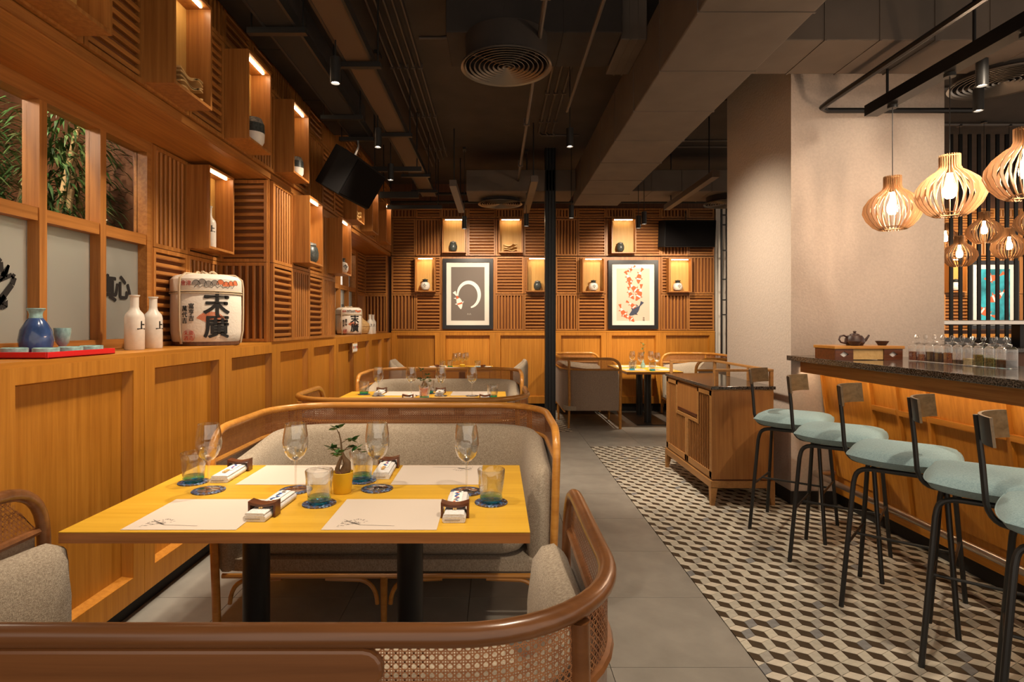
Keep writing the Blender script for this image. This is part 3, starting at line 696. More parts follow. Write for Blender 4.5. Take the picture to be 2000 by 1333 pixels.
# ---------------------------------------------------------------- pendant lamps
def pendant(label, x, y, zb, ztop, kind='pendants over the bar'):
    t = thing('pendant_lamp', label, 'pendant lamp', (x, y, zb), 0, kind)
    prof = [(0.080, 0.0), (0.112, 0.02), (0.150, 0.065), (0.1715, 0.115), (0.165, 0.16), (0.135, 0.205), (0.095, 0.24), (0.060, 0.265), (0.052, 0.285), (0.052, 0.350)]
    inn = [(r_ - q, z) for (r_, z), q in zip(prof, (0.018, 0.022, 0.022, 0.022, 0.022, 0.022, 0.022, 0.02, 0.02, 0.02))]
    if 'slat_me' not in _sm:
        n = len(prof); q = 0.0019; vs = []
        for sgn in (-q, q): vs += [(r_, sgn, z) for r_, z in prof] + [(r_, sgn, z) for r_, z in inn]
        fs = []
        for i in range(n - 1):
            fs += [(i, i + 1, n + i + 1, n + i), (2 * n + i, 3 * n + i, 3 * n + i + 1, 2 * n + i + 1), (i, 2 * n + i, 2 * n + i + 1, i + 1), (n + i, n + i + 1, 3 * n + i + 1, 3 * n + i)]
        _sm['slat_me'] = MB().add(vs, fs).mesh('shade_slat', 'shade_wood', 40)
    k = 28
    for i in range(k): inst(_sm['slat_me'], 'shade_slat', t, (0, 0, 0), (0, 0, 2 * PI * i / k))
    MB().lathe([(0.062, 0.012), (0.078, 0.012), (0.078, 0.016), (0.062, 0.016), (0.062, 0.012)], 32).build('bottom_ring', 'shade_wood', t)
    MB().lathe([(0.0, 0.338), (0.050, 0.338), (0.050, 0.342), (0.0, 0.342)], 24).build('top_disc', 'shade_wood', t)
    sk = MB().lathe([(0.0, 0.245), (0.018, 0.245), (0.018, 0.33), (0.0, 0.33)], 14).build('socket', 'bulb_base', t)
    MB().lathe([(0.0, 0.10), (0.018, 0.103), (0.029, 0.118), (0.032, 0.14), (0.028, 0.165), (0.018, 0.19), (0.013, 0.215), (0.013, 0.245)], 18).build('bulb', 'bulb_glow' if kind == 'pendants over the bar' else 'bulb_far', sk)
    MB().tube([(0, 0, 0.34), (0, 0, ztop - zb)], 0.0028, 6).build('cord', 'black_metal', t)
    MB().lathe([(0.0, ztop - zb), (0.03, ztop - zb), (0.03, ztop - zb + 0.02), (0.0, ztop - zb + 0.02)], 16).build('ceiling_cup', 'black_metal', t)
    return t
pendant('lit slatted wooden pendant hanging before the pillar, nearest the pillar edge', 2.60, 3.80, 2.022, 2.82)
pendant('lit slatted wooden pendant, middle of the three over the bar counter', 2.60, 3.32, 2.022, 2.82)
pendant('lit slatted wooden pendant nearest the camera, cut by the frame edge', 2.62, 2.86, 2.022, 2.82)
for px, py, wpx, lab in ((1922, 475, 60, 'highest of the distant slatted pendants beyond the bar'), (1874, 521, 59, 'lowest distant slatted pendant in front of the picture edge'), (1971, 505, 59, 'distant slatted pendant at the frame edge beyond the bar'), (1846, 487, 50, 'distant slatted pendant half hidden by the pillar'), (2022, 460, 68, 'distant slatted pendant only just showing at the frame edge')):
    y = 0.345 * 1130 / wpx; x = (px - 970) * y / 1130
    pendant(lab, x, y, 1.4 + (634 - py) * y / 1130, 3.66, 'distant pendants beyond the bar')
t = thing('pendant_rail', 'black metal rail beam hanging over the bar that carries the pendants', 'rail', (2.6, 3.95, 2.84))
MB().box(2.555, 2.645, 0.6, 4.02, 2.845, 2.92).build('beam', 'black_steel', t, world=True, smooth=0)
for y in (3.85, 3.15, 2.3): MB().tube([(2.6, y, 2.92), (2.6, y, 3.7)], 0.009, 6).build('rod', 'black_metal', t, world=True)

# ---------------------------------------------------------------- display boxes
BOX_W, BOX_H, BOX_D = 0.37, 0.56, 0.175
_bm = {}
def display_box(label, loc, rz, w_=BOX_W, h_=BOX_H, d=BOX_D):
    t = thing('display_box', label, 'display box', loc, rz, 'lit wooden display boxes')
    k = (w_, h_, d)
    if k not in _bm:
        q = 0.016
        _bm[k] = (MB().box(0, w_, -d, 0.0, 0, q).box(0, w_, -d, 0, h_ - q, h_).box(0, q, -d, 0, q, h_ - q).box(w_ - q, w_, -d, 0, q, h_ - q).mesh('box_shell', 'oak_z', 0),
                  MB().box(q, w_ - q, -0.042, -0.034, q, h_ - q).mesh('back_board', 'niche_wood', 0),
                  MB().box(0.05, w_ - 0.05, -d + 0.03, -d + 0.042, h_ - q - 0.009, h_ - q - 0.001).mesh('light_strip', 'strip_glow', 0))
    for me, n in zip(_bm[k], ('box_shell', 'back_board', 'light_strip')): inst(me, n, t)
    return t
def jar_black(label, loc, s=1.0, group='jars in the display boxes', rz=0):
    t = thing('jar', label, 'jar', loc, rz, group)
    MB().lathe([(0, 0), (0.045 * s, 0), (0.062 * s, 0.03 * s), (0.066 * s, 0.07 * s), (0.055 * s, 0.115 * s), (0.045 * s, 0.125 * s), (0.045 * s, 0.13 * s), (0, 0.13 * s)], 24).build('body', 'ceramic_black', t)
    MB().lathe([(0, 0.13 * s), (0.05 * s, 0.13 * s), (0.046 * s, 0.145 * s), (0.012 * s, 0.155 * s), (0, 0.165 * s)], 20).build('lid', 'ceramic_grey', t)
    return t
def jar_white(label, loc, s=1.0, group='jars in the display boxes', rz=0):
    t = thing('jar', label, 'jar', loc, rz, group)
    MB().lathe([(0, 0), (0.05 * s, 0), (0.072 * s, 0.03 * s), (0.075 * s, 0.065 * s), (0.06 * s, 0.105 * s), (0.03 * s, 0.12 * s), (0, 0.12 * s)], 24).build('body', 'ceramic_white', t)
    MB().lathe([(0.03 * s, 0.118 * s), (0.036 * s, 0.14 * s), (0.05 * s, 0.155 * s), (0.02 * s, 0.16 * s), (0, 0.17 * s)], 9).build('cloth_cap', 'ceramic_black', t)
    MB().tube([(0.034 * s * math.cos(a), 0.034 * s * math.sin(a), 0.125 * s) for a in [i * PI / 8 for i in range(16)]], 0.008 * s, 6, closed=True).build('tie', 'ink', t)
    text_mesh('painted_mark', '令', 0.06 * s, 'ink', t, basis((1, 0, 0), (0, 0, 1), (0, -0.073 * s, 0.055 * s)), 0.003)
    return t
def jar_banded(label, loc, s=1.0):
    t = thing('jar', label, 'jar', loc, 0, 'jars in the display boxes')
    MB().lathe([(0, 0), (0.05 * s, 0), (0.066 * s, 0.03 * s), (0.068 * s, 0.075 * s)], 24).build('white_base', 'ceramic_white', t)
    MB().lathe([(0.068 * s, 0.075 * s), (0.066 * s, 0.13 * s)], 24).build('black_band', 'ceramic_black', t)
    MB().lathe([(0.066 * s, 0.13 * s), (0.05 * s, 0.165 * s), (0.0, 0.17 * s)], 24).build('shoulder', 'ceramic_grey', t)
    return t
def wavy(label, loc, rz):
    t = thing('wavy_wood_piece', label, 'ornament', loc, rz, 'wavy wooden ornaments')
    for k in range(5):
        b_ = MB(); n = 14; q = 0.004; z0 = 0.012 + 0.021 * k; ph = 0.5 * k
        up = [(-0.11 + 0.22 * i / n, z0 + 0.012 * math.sin(ph + i * 0.55) + 0.0025 * i * (k % 2)) for i in range(n + 1)]
        poly = [(x, z) for x, z in up] + [(x, z - 2 * q) for x, z in reversed(up)]
        b_.prism(poly, -0.045, 0.045, 0, Matrix.Rotation(PI / 2, 4, 'X')); b_.build('wooden_strip', 'pale_wood', t)
    return t
def bottle_white(label, loc, s=1.0, rz=0.5, group='white ceramic bottles'):
    t = thing('ceramic_bottle', label, 'bottle', loc, rz, group)
    MB().lathe([(0, 0), (0.044 * s, 0), (0.047 * s, 0.005 * s), (0.047 * s, 0.17 * s), (0.042 * s, 0.19 * s), (0.024 * s, 0.212 * s), (0.020 * s, 0.228 * s), (0.020 * s, 0.278 * s), (0.025 * s, 0.284 * s), (0.025 * s, 0.29 * s), (0.017 * s, 0.29 * s), (0.016 * s, 0.25 * s)], 28).build('body', 'ceramic_white', t)
    def bend(p): a = p.x / 0.0475; return Vector((0.0478 * math.sin(a), -0.0478 * math.cos(a), p.y)) if False else Vector((0.0478 * s * math.sin(p.x / (0.0478 * s)), -(0.0478 * s + p.z) * math.cos(p.x / (0.0478 * s)), p.y + 0.125 * s))
    text_mesh('brushed_mark', '上', 0.05 * s, 'ink', t, None, 0.0006, bend, 0.0012)
    return t
LB = lambda y, z: (XW + 0.001, y, z)
boxes_up = [(1.97, 'display box on the left wall nearest the camera, cut by the top of the frame'), (2.79, 'upper left wall display box holding the stack of wavy wood'),
            (3.62, 'upper left wall display box holding the larger banded jar'), (4.43, 'upper left wall display box between banded jar box and loudspeaker'),
            (6.43, 'upper left wall display box just beyond the loudspeaker holding wavy wood'), (7.24, 'empty upper left wall display box second from the corner'), (8.16, 'upper left wall display box closest to the back corner')]
for y, lab in boxes_up: display_box(lab, LB(y, 2.567), ROT_L)
display_box('near recess display box holding the tall white bottle', (XR + 0.005, 3.885, 1.914), ROT_L)
display_box('lower left wall display box with the grey pot', LB(4.81, 1.915), ROT_L)
display_box('lower left wall display box with the white marked jar', LB(5.82, 1.915), ROT_L)
xi = XW + 0.112; zi = 2.567 + 0.0165
wavy('stack of wavy wood strips in the upper left display box', (xi, 2.79 + 0.20, zi), ROT_L)
wavy('small stack of wavy wood strips in the box beyond the loudspeaker', (xi, 6.43 + 0.19, zi), ROT_L)
jar_banded('banded black and white jar in the second upper left box', (xi + 0.0, 3.62 + 0.22, zi), 1.1)
jar_banded('banded black and white jar in the third upper left box', (xi, 4.43 + 0.22, zi), 0.95)
jar_black('grey speckled pot in the lower left wall box', (xi, 4.81 + 0.2, 1.932), 1.15)
jar_white('white jar with black cap in the lower left wall box', (xi, 5.82 + 0.2, 1.932), 1.0, rz=0.9)
bottle_white('tall white bottle standing in the recess display box', (XR + 0.112, 3.885 + 0.13, 1.9305), 1.0, 0.9)
# boxes on the back wall
def bbox(px0, px1, py0, py1, lab):
    return display_box(lab, (bx(px0), YB - 0.001, bz(py1)), 0, round(bx(px1) - bx(px0), 3), round(bz(py0) - bz(py1), 3), 0.16)
bbox(865, 910, 430, 496, 'back wall upper display box with black jar above the round brush picture')
bbox(974, 1020, 430, 496, 'back wall upper display box with wavy wood')
bbox(813, 852, 505, 571, 'back wall lower display box left of the round brush picture')
bbox(1027, 1073, 505, 571, 'back wall lower display box half hidden by the steel post')
bbox(1135, 1178, 506, 572, 'back wall lower display box left of the koi picture')
bbox(1191, 1238, 430, 497, 'back wall upper display box above the koi picture')
bbox(1301, 1345, 507, 572, 'back wall lower display box right of the koi picture')
bbox(1842, 1875, 507, 572, 'distant display box seen through the bars beyond the bar')
yj = YB - 0.105
jar_black('black jar in the box above the round brush picture', (bx(886), yj, bz(495) + 0.0255), 1.0)
wavy('pale wavy wood strips in the back wall box', (bx(996), yj, bz(495) + 0.0255), 0)
jar_white('white jar left of the round brush picture', (bx(832), yj, bz(570) + 0.0255), 1.05)
jar_black('dark jar in the box beside the steel post', (bx(1049), yj, bz(570) + 0.0255), 0.95)
jar_white('white jar left of the koi picture', (bx(1157), yj, bz(571) + 0.0255), 1.0)
jar_black('small black jar above the koi picture', (bx(1209), yj, bz(496) + 0.0255), 0.95)
jar_white('white jar right of the koi picture', (bx(1320), yj, bz(571) + 0.0255), 1.0)
jar_white('distant white jar beyond the bar', (bx(1857), yj, bz(571) + 0.0255), 1.1)

# ---------------------------------------------------------------- framed pictures
def koi(parent, cx, cz, ang, L_, mats, curve=0.5, y=0.0, name='painted_koi'):
    n = 12; top = []; bot = []
    for i in range(n + 1):
        u = i / n; a = ang + curve * (u - 0.5)
        x = cx + L_ * (u - 0.5) * math.cos(ang) - L_ * curve * 0.5 * (u - 0.5) ** 2 * math.sin(ang)
        z = cz + L_ * (u - 0.5) * math.sin(ang) + L_ * curve * 0.5 * (u - 0.5) ** 2 * math.cos(ang)
        wd = L_ * 0.15 * math.sin(PI * min(1, u * 1.25 + 0.06)) if u < 0.78 else L_ * (0.03 + 0.30 * (u - 0.78))
        wd = max(wd, L_ * 0.03)
        top.append((x - wd * math.sin(a), z + wd * math.cos(a))); bot.append((x + wd * math.sin(a), z - wd * math.cos(a)))
    M = MB()
    for i in range(n):
        mi = (0, 0, 0, 1, 0, 0, 0, 1, 1, 0, 0, 0)[i] if len(mats) > 1 else 0
        M.add([(top[i][0], y, top[i][1]), (top[i + 1][0], y, top[i + 1][1]), (bot[i + 1][0], y, bot[i + 1][1]), (bot[i][0], y, bot[i][1])], [(0, 1, 2, 3)], mi)
    for s_, u in ((1, 0.3), (-1, 0.3), (1, 0.6)):   # fins
        k = int(u * n); p = (top if s_ > 0 else bot)[k]; a = ang + s_ * 0.9
        M.add([(p[0], y, p[1]), (p[0] + L_ * 0.16 * math.cos(a), y, p[1] + L_ * 0.16 * math.sin(a)), (p[0] + L_ * 0.10 * math.cos(ang), y, p[1] + L_ * 0.10 * math.sin(ang))], [(0, 1, 2)], 0)
    return M.build(name, mats, parent, smooth=0)
def picture(label, px0, px1, py0, py1, art):
    w_ = bx(px1) - bx(px0); h_ = bz(py0) - bz(py1)
    t = thing('framed_picture', label, 'picture', ((bx(px0) + bx(px1)) / 2, YB - 0.035, (bz(py0) + bz(py1)) / 2), 0)
    f = 0.062
    MB().box(-w_ / 2, w_ / 2, -0.022, 0.02, -h_ / 2, -h_ / 2 + f).box(-w_ / 2, w_ / 2, -0.022, 0.02, h_ / 2 - f, h_ / 2).box(-w_ / 2, -w_ / 2 + f, -0.022, 0.02, -h_ / 2 + f, h_ / 2 - f).box(w_ / 2 - f, w_ / 2, -0.022, 0.02, -h_ / 2 + f, h_ / 2 - f).build('frame', 'frame_black', t, smooth=0)
    MB().box(-w_ / 2 + f, w_ / 2 - f, -0.006, 0.01, -h_ / 2 + f, h_ / 2 - f).build('mat_board', 'mat_board', t, smooth=0)
    a, b_ = w_ / 2 - f - 0.075, h_ / 2 - f - 0.075
    MB().box(-a, a, -0.008, 0, -b_, b_).build('print', art, t, smooth=0)
    return t
p1 = picture('black framed dark picture of a koi closing a white brush circle', 865, 963, 506, 643, 'art_brown')
Mb = MB(); n = 44
for i in range(n):
    a0 = -1.35 + 4.55 * i / n; a1 = -1.35 + 4.55 * (i + 1) / n
    w0 = 0.010 + 0.020 * math.sin(PI * (i + 0.4) / n) ** 0.7; w1 = 0.010 + 0.020 * math.sin(PI * (i + 1.4) / n if i < n - 1 else PI * 0.99) ** 0.7
    Mb.add([((0.175 + s * ww) * math.cos(a) + 0.01, -0.0095, (0.205 + s * ww) * math.sin(a) - 0.02) for a, ww, s in ((a0, w0, -1), (a0, w0, 1), (a1, w1, 1), (a1, w1, -1))], [(0, 1, 2, 3)])
Mb.build('brush_circle', 'art_white', p1, smooth=0)
koi(p1, -0.15, -0.10, 1.95, 0.30, ['art_white', 'art_orange'], 0.5, -0.0105)
text_mesh('signature', '八八', 0.035, 'art_white', p1, basis((1, 0, 0), (0, 0, 1), (0.02, -0.0095, -0.33)), 0.0005)
p2 = picture('black framed cream picture of many orange koi', 1187, 1284, 509, 643, 'art_cream')
for i, (x, z, a, L_) in enumerate(((-0.03, 0.44, 0.6, 0.17), (0.10, 0.33, 1.3, 0.26), (-0.07, 0.28, 1.9, 0.26), (0.0, 0.12, 2.3, 0.26), (0.11, 0.03, 1.25, 0.28), (-0.05, 0.02, 2.0, 0.22), (-0.02, -0.18, 2.4, 0.22), (-0.17, -0.30, 2.1, 0.26), (-0.06, -0.40, 2.6, 0.2))):
    koi(p2, x, z * 0.93, a, L_, ['art_orange', 'art_white'], 0.7 * (-1) ** i, -0.0095 - 0.0002 * i)
koi(p2, 0.06, -0.24, 0.8, 0.30, ['art_navy'], 0.6, -0.0125)
text_mesh('signature', '吉\n祥', 0.035, 'ink', p2, basis((1, 0, 0), (0, 0, 1), (0.17, -0.0095, -0.40)), 0.0005)
p3 = picture('framed teal koi picture seen through the bars beyond the bar', 1888, 1985, 510, 643, 'art_teal')
for i, (x, z, a, L_) in enumerate(((0.02, 0.28, 0.3, 0.34), (0.08, -0.02, 0.6, 0.40), (-0.12, -0.30, -0.5, 0.36))):
    koi(p3, x, z, a, L_, ['art_orange', 'art_white'], 0.8, -0.0095 - 0.0003 * i)

# ---------------------------------------------------------------- things on the left ledge
tr = thing('lacquer_tray', 'red lacquer tray on the ledge under the blue bottle', 'tray', (-1.86, 2.435, ZL))
b_ = MB().box(-0.125, 0.125, -0.197, 0.197, 0.002, 0.008)
for q in (-0.125, 0.117): b_.box(q, q + 0.008, -0.197, 0.197, 0.002, 0.027)
for q in (-0.197, 0.189): b_.box(-0.117, 0.117, q, q + 0.008, 0.002, 0.027)
bev(b_.build('tray_body', 'red_lacquer', tr, smooth=0), 0.002)
bt = thing('sake_bottle', 'round blue glazed bottle with pale flared neck on the red tray', 'bottle', (-1.955, 2.455, ZL + 0.0082)); bt.scale = (0.84, 0.84, 1.08)
MB().lathe([(0, 0), (0.045, 0), (0.068, 0.02), (0.074, 0.055), (0.066, 0.095), (0.044, 0.128), (0.030, 0.142)], 32).build('body', 'ceramic_blue', bt)
MB().lathe([(0.030, 0.142), (0.027, 0.155), (0.031, 0.168), (0.041, 0.178), (0.040, 0.181), (0.026, 0.170), (0.022, 0.15)], 28).build('neck', 'ceramic_teal', bt)
gb = thing('footed_cup', 'pale green tall cup behind the low cups beside the blue bottle', 'cup', (-1.94, 2.585, ZL + 0.0082)); gb.scale = (0.84, 0.84, 1.3)
MB().lathe([(0, 0), (0.018, 0), (0.016, 0.022), (0.030, 0.036), (0.038, 0.062), (0.039, 0.085), (0.036, 0.085), (0.033, 0.06), (0.0, 0.038)], 26).build('bowl', 'ceramic_teal', gb)
for i, (x, y, lab) in enumerate(((-1.925, 2.31, 'low teal and navy cup, nearest the camera before the blue bottle'), (-1.795, 2.305, 'low teal and navy cup at the near front corner of the red tray'), (-1.79, 2.43, 'low teal and navy cup, second from the tray far end'), (-1.79, 2.555, 'low teal and navy cup closest to the tray far end'))):
    c = thing('sake_cup', lab, 'cup', (x, y, ZL + 0.0082), 0, 'low cups on the red tray')
    MB().lathe([(0, 0), (0.042, 0), (0.045, 0.006), (0.045, 0.015)], 26).build('foot', 'ceramic_navy', c)
    MB().lathe([(0.045, 0.015), (0.045, 0.032), (0.041, 0.034), (0.040, 0.012), (0, 0.01)], 26).build('rim', 'ceramic_teal', c)
bottle_white('white marked bottle on the ledge nearer the window', (-1.915, 3.06, ZL + 0.0005), 1.0, 1.3)
bottle_white('white marked bottle on the ledge nearer the barrel', (-1.935, 3.26, ZL + 0.0005), 1.0, 1.3)
def barrel(label, loc, s, rz):
    t = thing('sake_barrel', label, 'barrel', loc, rz, 'straw wrapped barrels on the ledge')
    H = 0.435; r0 = 0.195
    MB().lathe([(0, 0), (r0 - 0.02, 0), (r0 - 0.015, 0.015), (r0 - 0.002, 0.03), (r0 + 0.006, 0.08), (r0 + 0.008, 0.2), (r0 + 0.006, 0.312), (r0 + 0.002, 0.32)], 48).build('body', 'straw_white', t)
    MB().lathe([(r0 + 0.004, 0.325), (r0 + 0.010, 0.34), (r0 + 0.008, 0.405), (r0 - 0.012, 0.428), (r0 - 0.05, 0.437), (0, 0.437)], 48).build('lid_wrap', 'straw_white', t)
    MB().lathe([(r0 - 0.02, 0.0), (r0 - 0.004, 0.002), (r0 - 0.004, 0.022), (r0 - 0.02, 0.03)], 40).build('base_band', 'brown_panel', t)
    for z in (0.318, 0.33): MB().tube([((r0 + 0.010) * math.cos(a), (r0 + 0.010) * math.sin(a), z) for a in [2 * PI * i / 40 for i in range(40)]], 0.004, 6, closed=True).build('hoop_rope', 'rope', t)
    for a in (-2.42, -0.2, 1.2, 2.6):
        for da in (-0.02, 0.02):
            c_, s_ = math.cos(a + da), math.sin(a + da)
            MB().tube([(c_ * (r0 + 0.002), s_ * (r0 + 0.002), 0.012), (c_ * (r0 + 0.016), s_ * (r0 + 0.016), 0.09), (c_ * (r0 + 0.018), s_ * (r0 + 0.018), 0.2), (c_ * (r0 + 0.018), s_ * (r0 + 0.018), 0.36), (c_ * (r0 + 0.012), s_ * (r0 + 0.012), 0.41), (c_ * (r0 - 0.03), s_ * (r0 - 0.03), 0.441), (c_ * 0.03, s_ * 0.03, 0.444)], 0.0045, 6).build('rope', 'rope', t)
    for i in range(5):
        a = 1.25 * i
        MB().tube([(0.04 * math.cos(a + q * 0.5) * (1 + 0.3 * q), 0.04 * math.sin(a + q * 0.5) * (1 + 0.3 * q), 0.448 + 0.012 * math.sin(q * 2)) for q in (0, 0.5, 1.0, 1.5, 2.0)], 0.006, 6).build('rope_knot', 'rope', t)
    rb = r0 + 0.0095
    def wrap(a0, z0, rr=rb):
        def f(p): a = a0 + p.x / rr; return Vector(((rr + p.z) * math.sin(a), -(rr + p.z) * math.cos(a), z0 + p.y))
        return f
    # orange fan, drawn in ribs
    F = MB(); f = wrap(-0.02, 0.15)
    for i in range(22):
        a0 = 0.35 + 2.3 * i / 22; a1 = a0 + 2.3 / 22 * 0.72
        F.add([f(Vector((r_ * math.cos(a) * 0.95 + 0.01, r_ * math.sin(a) * 0.8 - 0.02, 0))) for r_, a in ((0.035, a0), (0.095, a0), (0.095, a1), (0.035, a1))], [(0, 1, 2, 3)])
    F.build('painted_fan', 'orange_ink', t, smooth=0)
    for ch, z, sx in (('末', 0.245, 1.05), ('廣', 0.108, 1.02)):
        g = wrap(0.20, z, rb + 0.0006)
        text_mesh('lettering', ch, 0.150, 'ink', t, None, 0.0012, bold=0.0042, bend=lambda p, g=g, sx=sx: g(Vector((p.x * sx, p.y, p.z))))
    g = wrap(-0.50, 0.20); text_mesh('small_lettering', '富\n亨\n吉', 0.036, 'ink', t, None, 0.0008, g, 0.0004)
    g = wrap(-0.70, 0.185); text_mesh('small_lettering', '萬\n代\n吉', 0.036, 'ink', t, None, 0.0008, g, 0.0004)
    g = wrap(-0.58, 0.06); text_mesh('seal', '末廣\n酒造', 0.030, 'red_ink', t, None, 0.0008, g)
    Q = MB(); pts = [g(Vector((0.036 * math.cos(a), 0.036 * math.sin(a), 0.001))) for a in [2 * PI * i / 28 for i in range(28)]]
    Q.tube(pts, 0.001, 4, closed=True); Q.build('seal_ring', 'red_ink', t)
    g = wrap(-0.66, 0.375, rb + 0.001); text_mesh('lid_lettering', '會津', 0.034, 'red_ink', t, None, 0.0008, g)
    # painted clouds and hills on the lid band
    g = wrap(0.0, 0.0, rb + 0.0015)
    for i in range(8):
        cx = -0.075 + 0.034 * i; zc = 0.385 + 0.006 * math.sin(i * 2.1); W = MB(); rr = 0.022
        W.add([g(Vector((cx, zc - 0.018, 0)))] + [g(Vector((cx + rr * math.cos(a), zc - 0.018 + 1.3 * rr * math.sin(a), 0))) for a in [PI * k / 10 for k in range(11)]], [(0, k + 1, k + 2) for k in range(10)])
        W.build('painted_cloud', 'grey_ink' if i < 4 else 'orange_ink', t, smooth=0)
        W2 = MB(); W2.tube([g(Vector((cx + (rr + 0.001) * math.cos(a), zc - 0.018 + 1.3 * (rr + 0.001) * math.sin(a), 0.0008))) for a in [PI * k / 10 for k in range(11)]], 0.0010, 4); W2.build('cloud_outline', 'ink', t)
    W3 = MB(); W3.tube([g(Vector((-0.085 + 0.016 * k, 0.352 + (0.012 if k % 2 else 0) * (1 + 0.5 * math.sin(k)), 0.001))) for k in range(16)], 0.0014, 4); W3.build('hill_line', 'ink', t)
    t.scale = (s, s, s); return t
barrel('large white barrel with black lettering and ropes nearest the camera on the ledge', (-1.905, 3.80, ZL + 0.0005), 1.04, 0.55)
barrel('smaller white lettered barrel farther along the ledge near the corner', (-1.93, 7.55, ZL + 0.0005), 0.80, 0.55)
t = thing('straw_basket', 'pointed round straw basket beside the smaller barrel', 'basket', (-1.86, 8.0, ZL + 0.0005))
MB().lathe([(0, 0), (0.06, 0), (0.09, 0.03), (0.105, 0.08), (0.10, 0.115)], 30).build('bowl', 'straw', t)
MB().lathe([(0.102, 0.112), (0.098, 0.14), (0.06, 0.18), (0.02, 0.205), (0.008, 0.225), (0, 0.23)], 30).build('lid', 'straw', t)
for i in range(5):
    z = 0.02 + 0.022 * i; rr = 0.083 + 0.022 * math.sin(min(1.5, i * 0.42))
    MB().tube([(rr * math.cos(a), rr * math.sin(a), z) for a in [2 * PI * k / 28 for k in range(28)]], 0.004, 6, closed=True).build('coil', 'straw', t)
bottle_white('far white bottle left of the pair near the corner', (-1.80, 8.22, ZL + 0.0005), 0.95, 0.6)
bottle_white('far white bottle closest to the corner', (-1.80, 8.42, ZL + 0.0005), 0.95, 0.6)
t = thing('card_holder', 'small frame of three printed cards fixed on the left wainscot', 'sign', (-1.708, 6.95, 1.12), ROT_L)
MB().box(-0.12, 0.12, -0.006, 0.0, -0.055, 0.055).build('plate', 'pale_wood', t, smooth=0)
for i in range(3):
    MB().box(-0.108 + 0.075 * i, -0.043 + 0.075 * i, -0.009, -0.005, -0.045, 0.045).build('card', 'paper_white', t, smooth=0)
    MB().box(-0.10 + 0.075 * i, -0.05 + 0.075 * i, -0.010, -0.008, -0.01, 0.02).build('card_print', ['orange_ink', 'grey_ink', 'red_ink'][i], t, smooth=0)

# brush lettering on the satin panes
gx = -2.15 + 0.0085
p_l = 3.505 - 0.045 - 0.4075
text_mesh('pane_lettering', '真', 0.155, 'ink', win1, basis((0, 1, 0), (0, 0, 1), (gx, 3.185, 1.59)), 0.001, None, 0.005)
text_mesh('pane_lettering', '心', 0.145, 'ink', win1, basis((0, 1, 0), (0, 0, 1), (gx, 3.315, 1.60)), 0.001, None, 0.005)
def brush(parent, pts, ws, name='brush_stroke'):
    B = MB(); k = len(pts)
    for i in range(k - 1):
        a, b2 = Vector(pts[i]), Vector(pts[i + 1]); d = (b2 - a).normalized(); n_ = Vector((-d.y, d.x)); w0, w1 = ws[i], ws[i + 1]
        B.add([(gx, *(a + n_ * w0)), (gx, *(b2 + n_ * w1)), (gx, *(b2 - n_ * w1)), (gx, *(a - n_ * w0))], [(0, 1, 2, 3)])
    B.build(name, 'ink', parent, smooth=0)
def glasspt(px, py): y = 1130 * 2.14 / (970 - px); return (y, 1.4 + (634 - py) * y / 1130)
brush(win1, [glasspt(*q) for q in ((-60, 500), (-14, 492), (2, 512), (6, 540), (10, 540), (18, 518), (12, 530), (0, 548), (-20, 560))], [0.002, 0.01, 0.012, 0.008, 0.012, 0.006, 0.012, 0.010, 0.004])
brush(win1, [glasspt(*q) for q in ((-30, 556), (2, 548), (24, 537), (29, 542), (24, 556), (10, 575), (-4, 592), (-20, 606))], [0.003, 0.007, 0.010, 0.013, 0.014, 0.015, 0.018, 0.02])
brush(win1, [glasspt(*q) for q in ((-20, 588), (2, 582), (10, 590), (15, 600), (6, 600), (-10, 596))], [0.02, 0.022, 0.018, 0.003, 0.012, 0.02])
for k, (yy, s_) in enumerate(((6.75, '喜'), (7.62, '心'), (8.05, '真'))): text_mesh('pane_lettering', s_, 0.16, 'ink', win2, basis((0, 1, 0), (0, 0, 1), (gx, yy, 1.6)), 0.001)

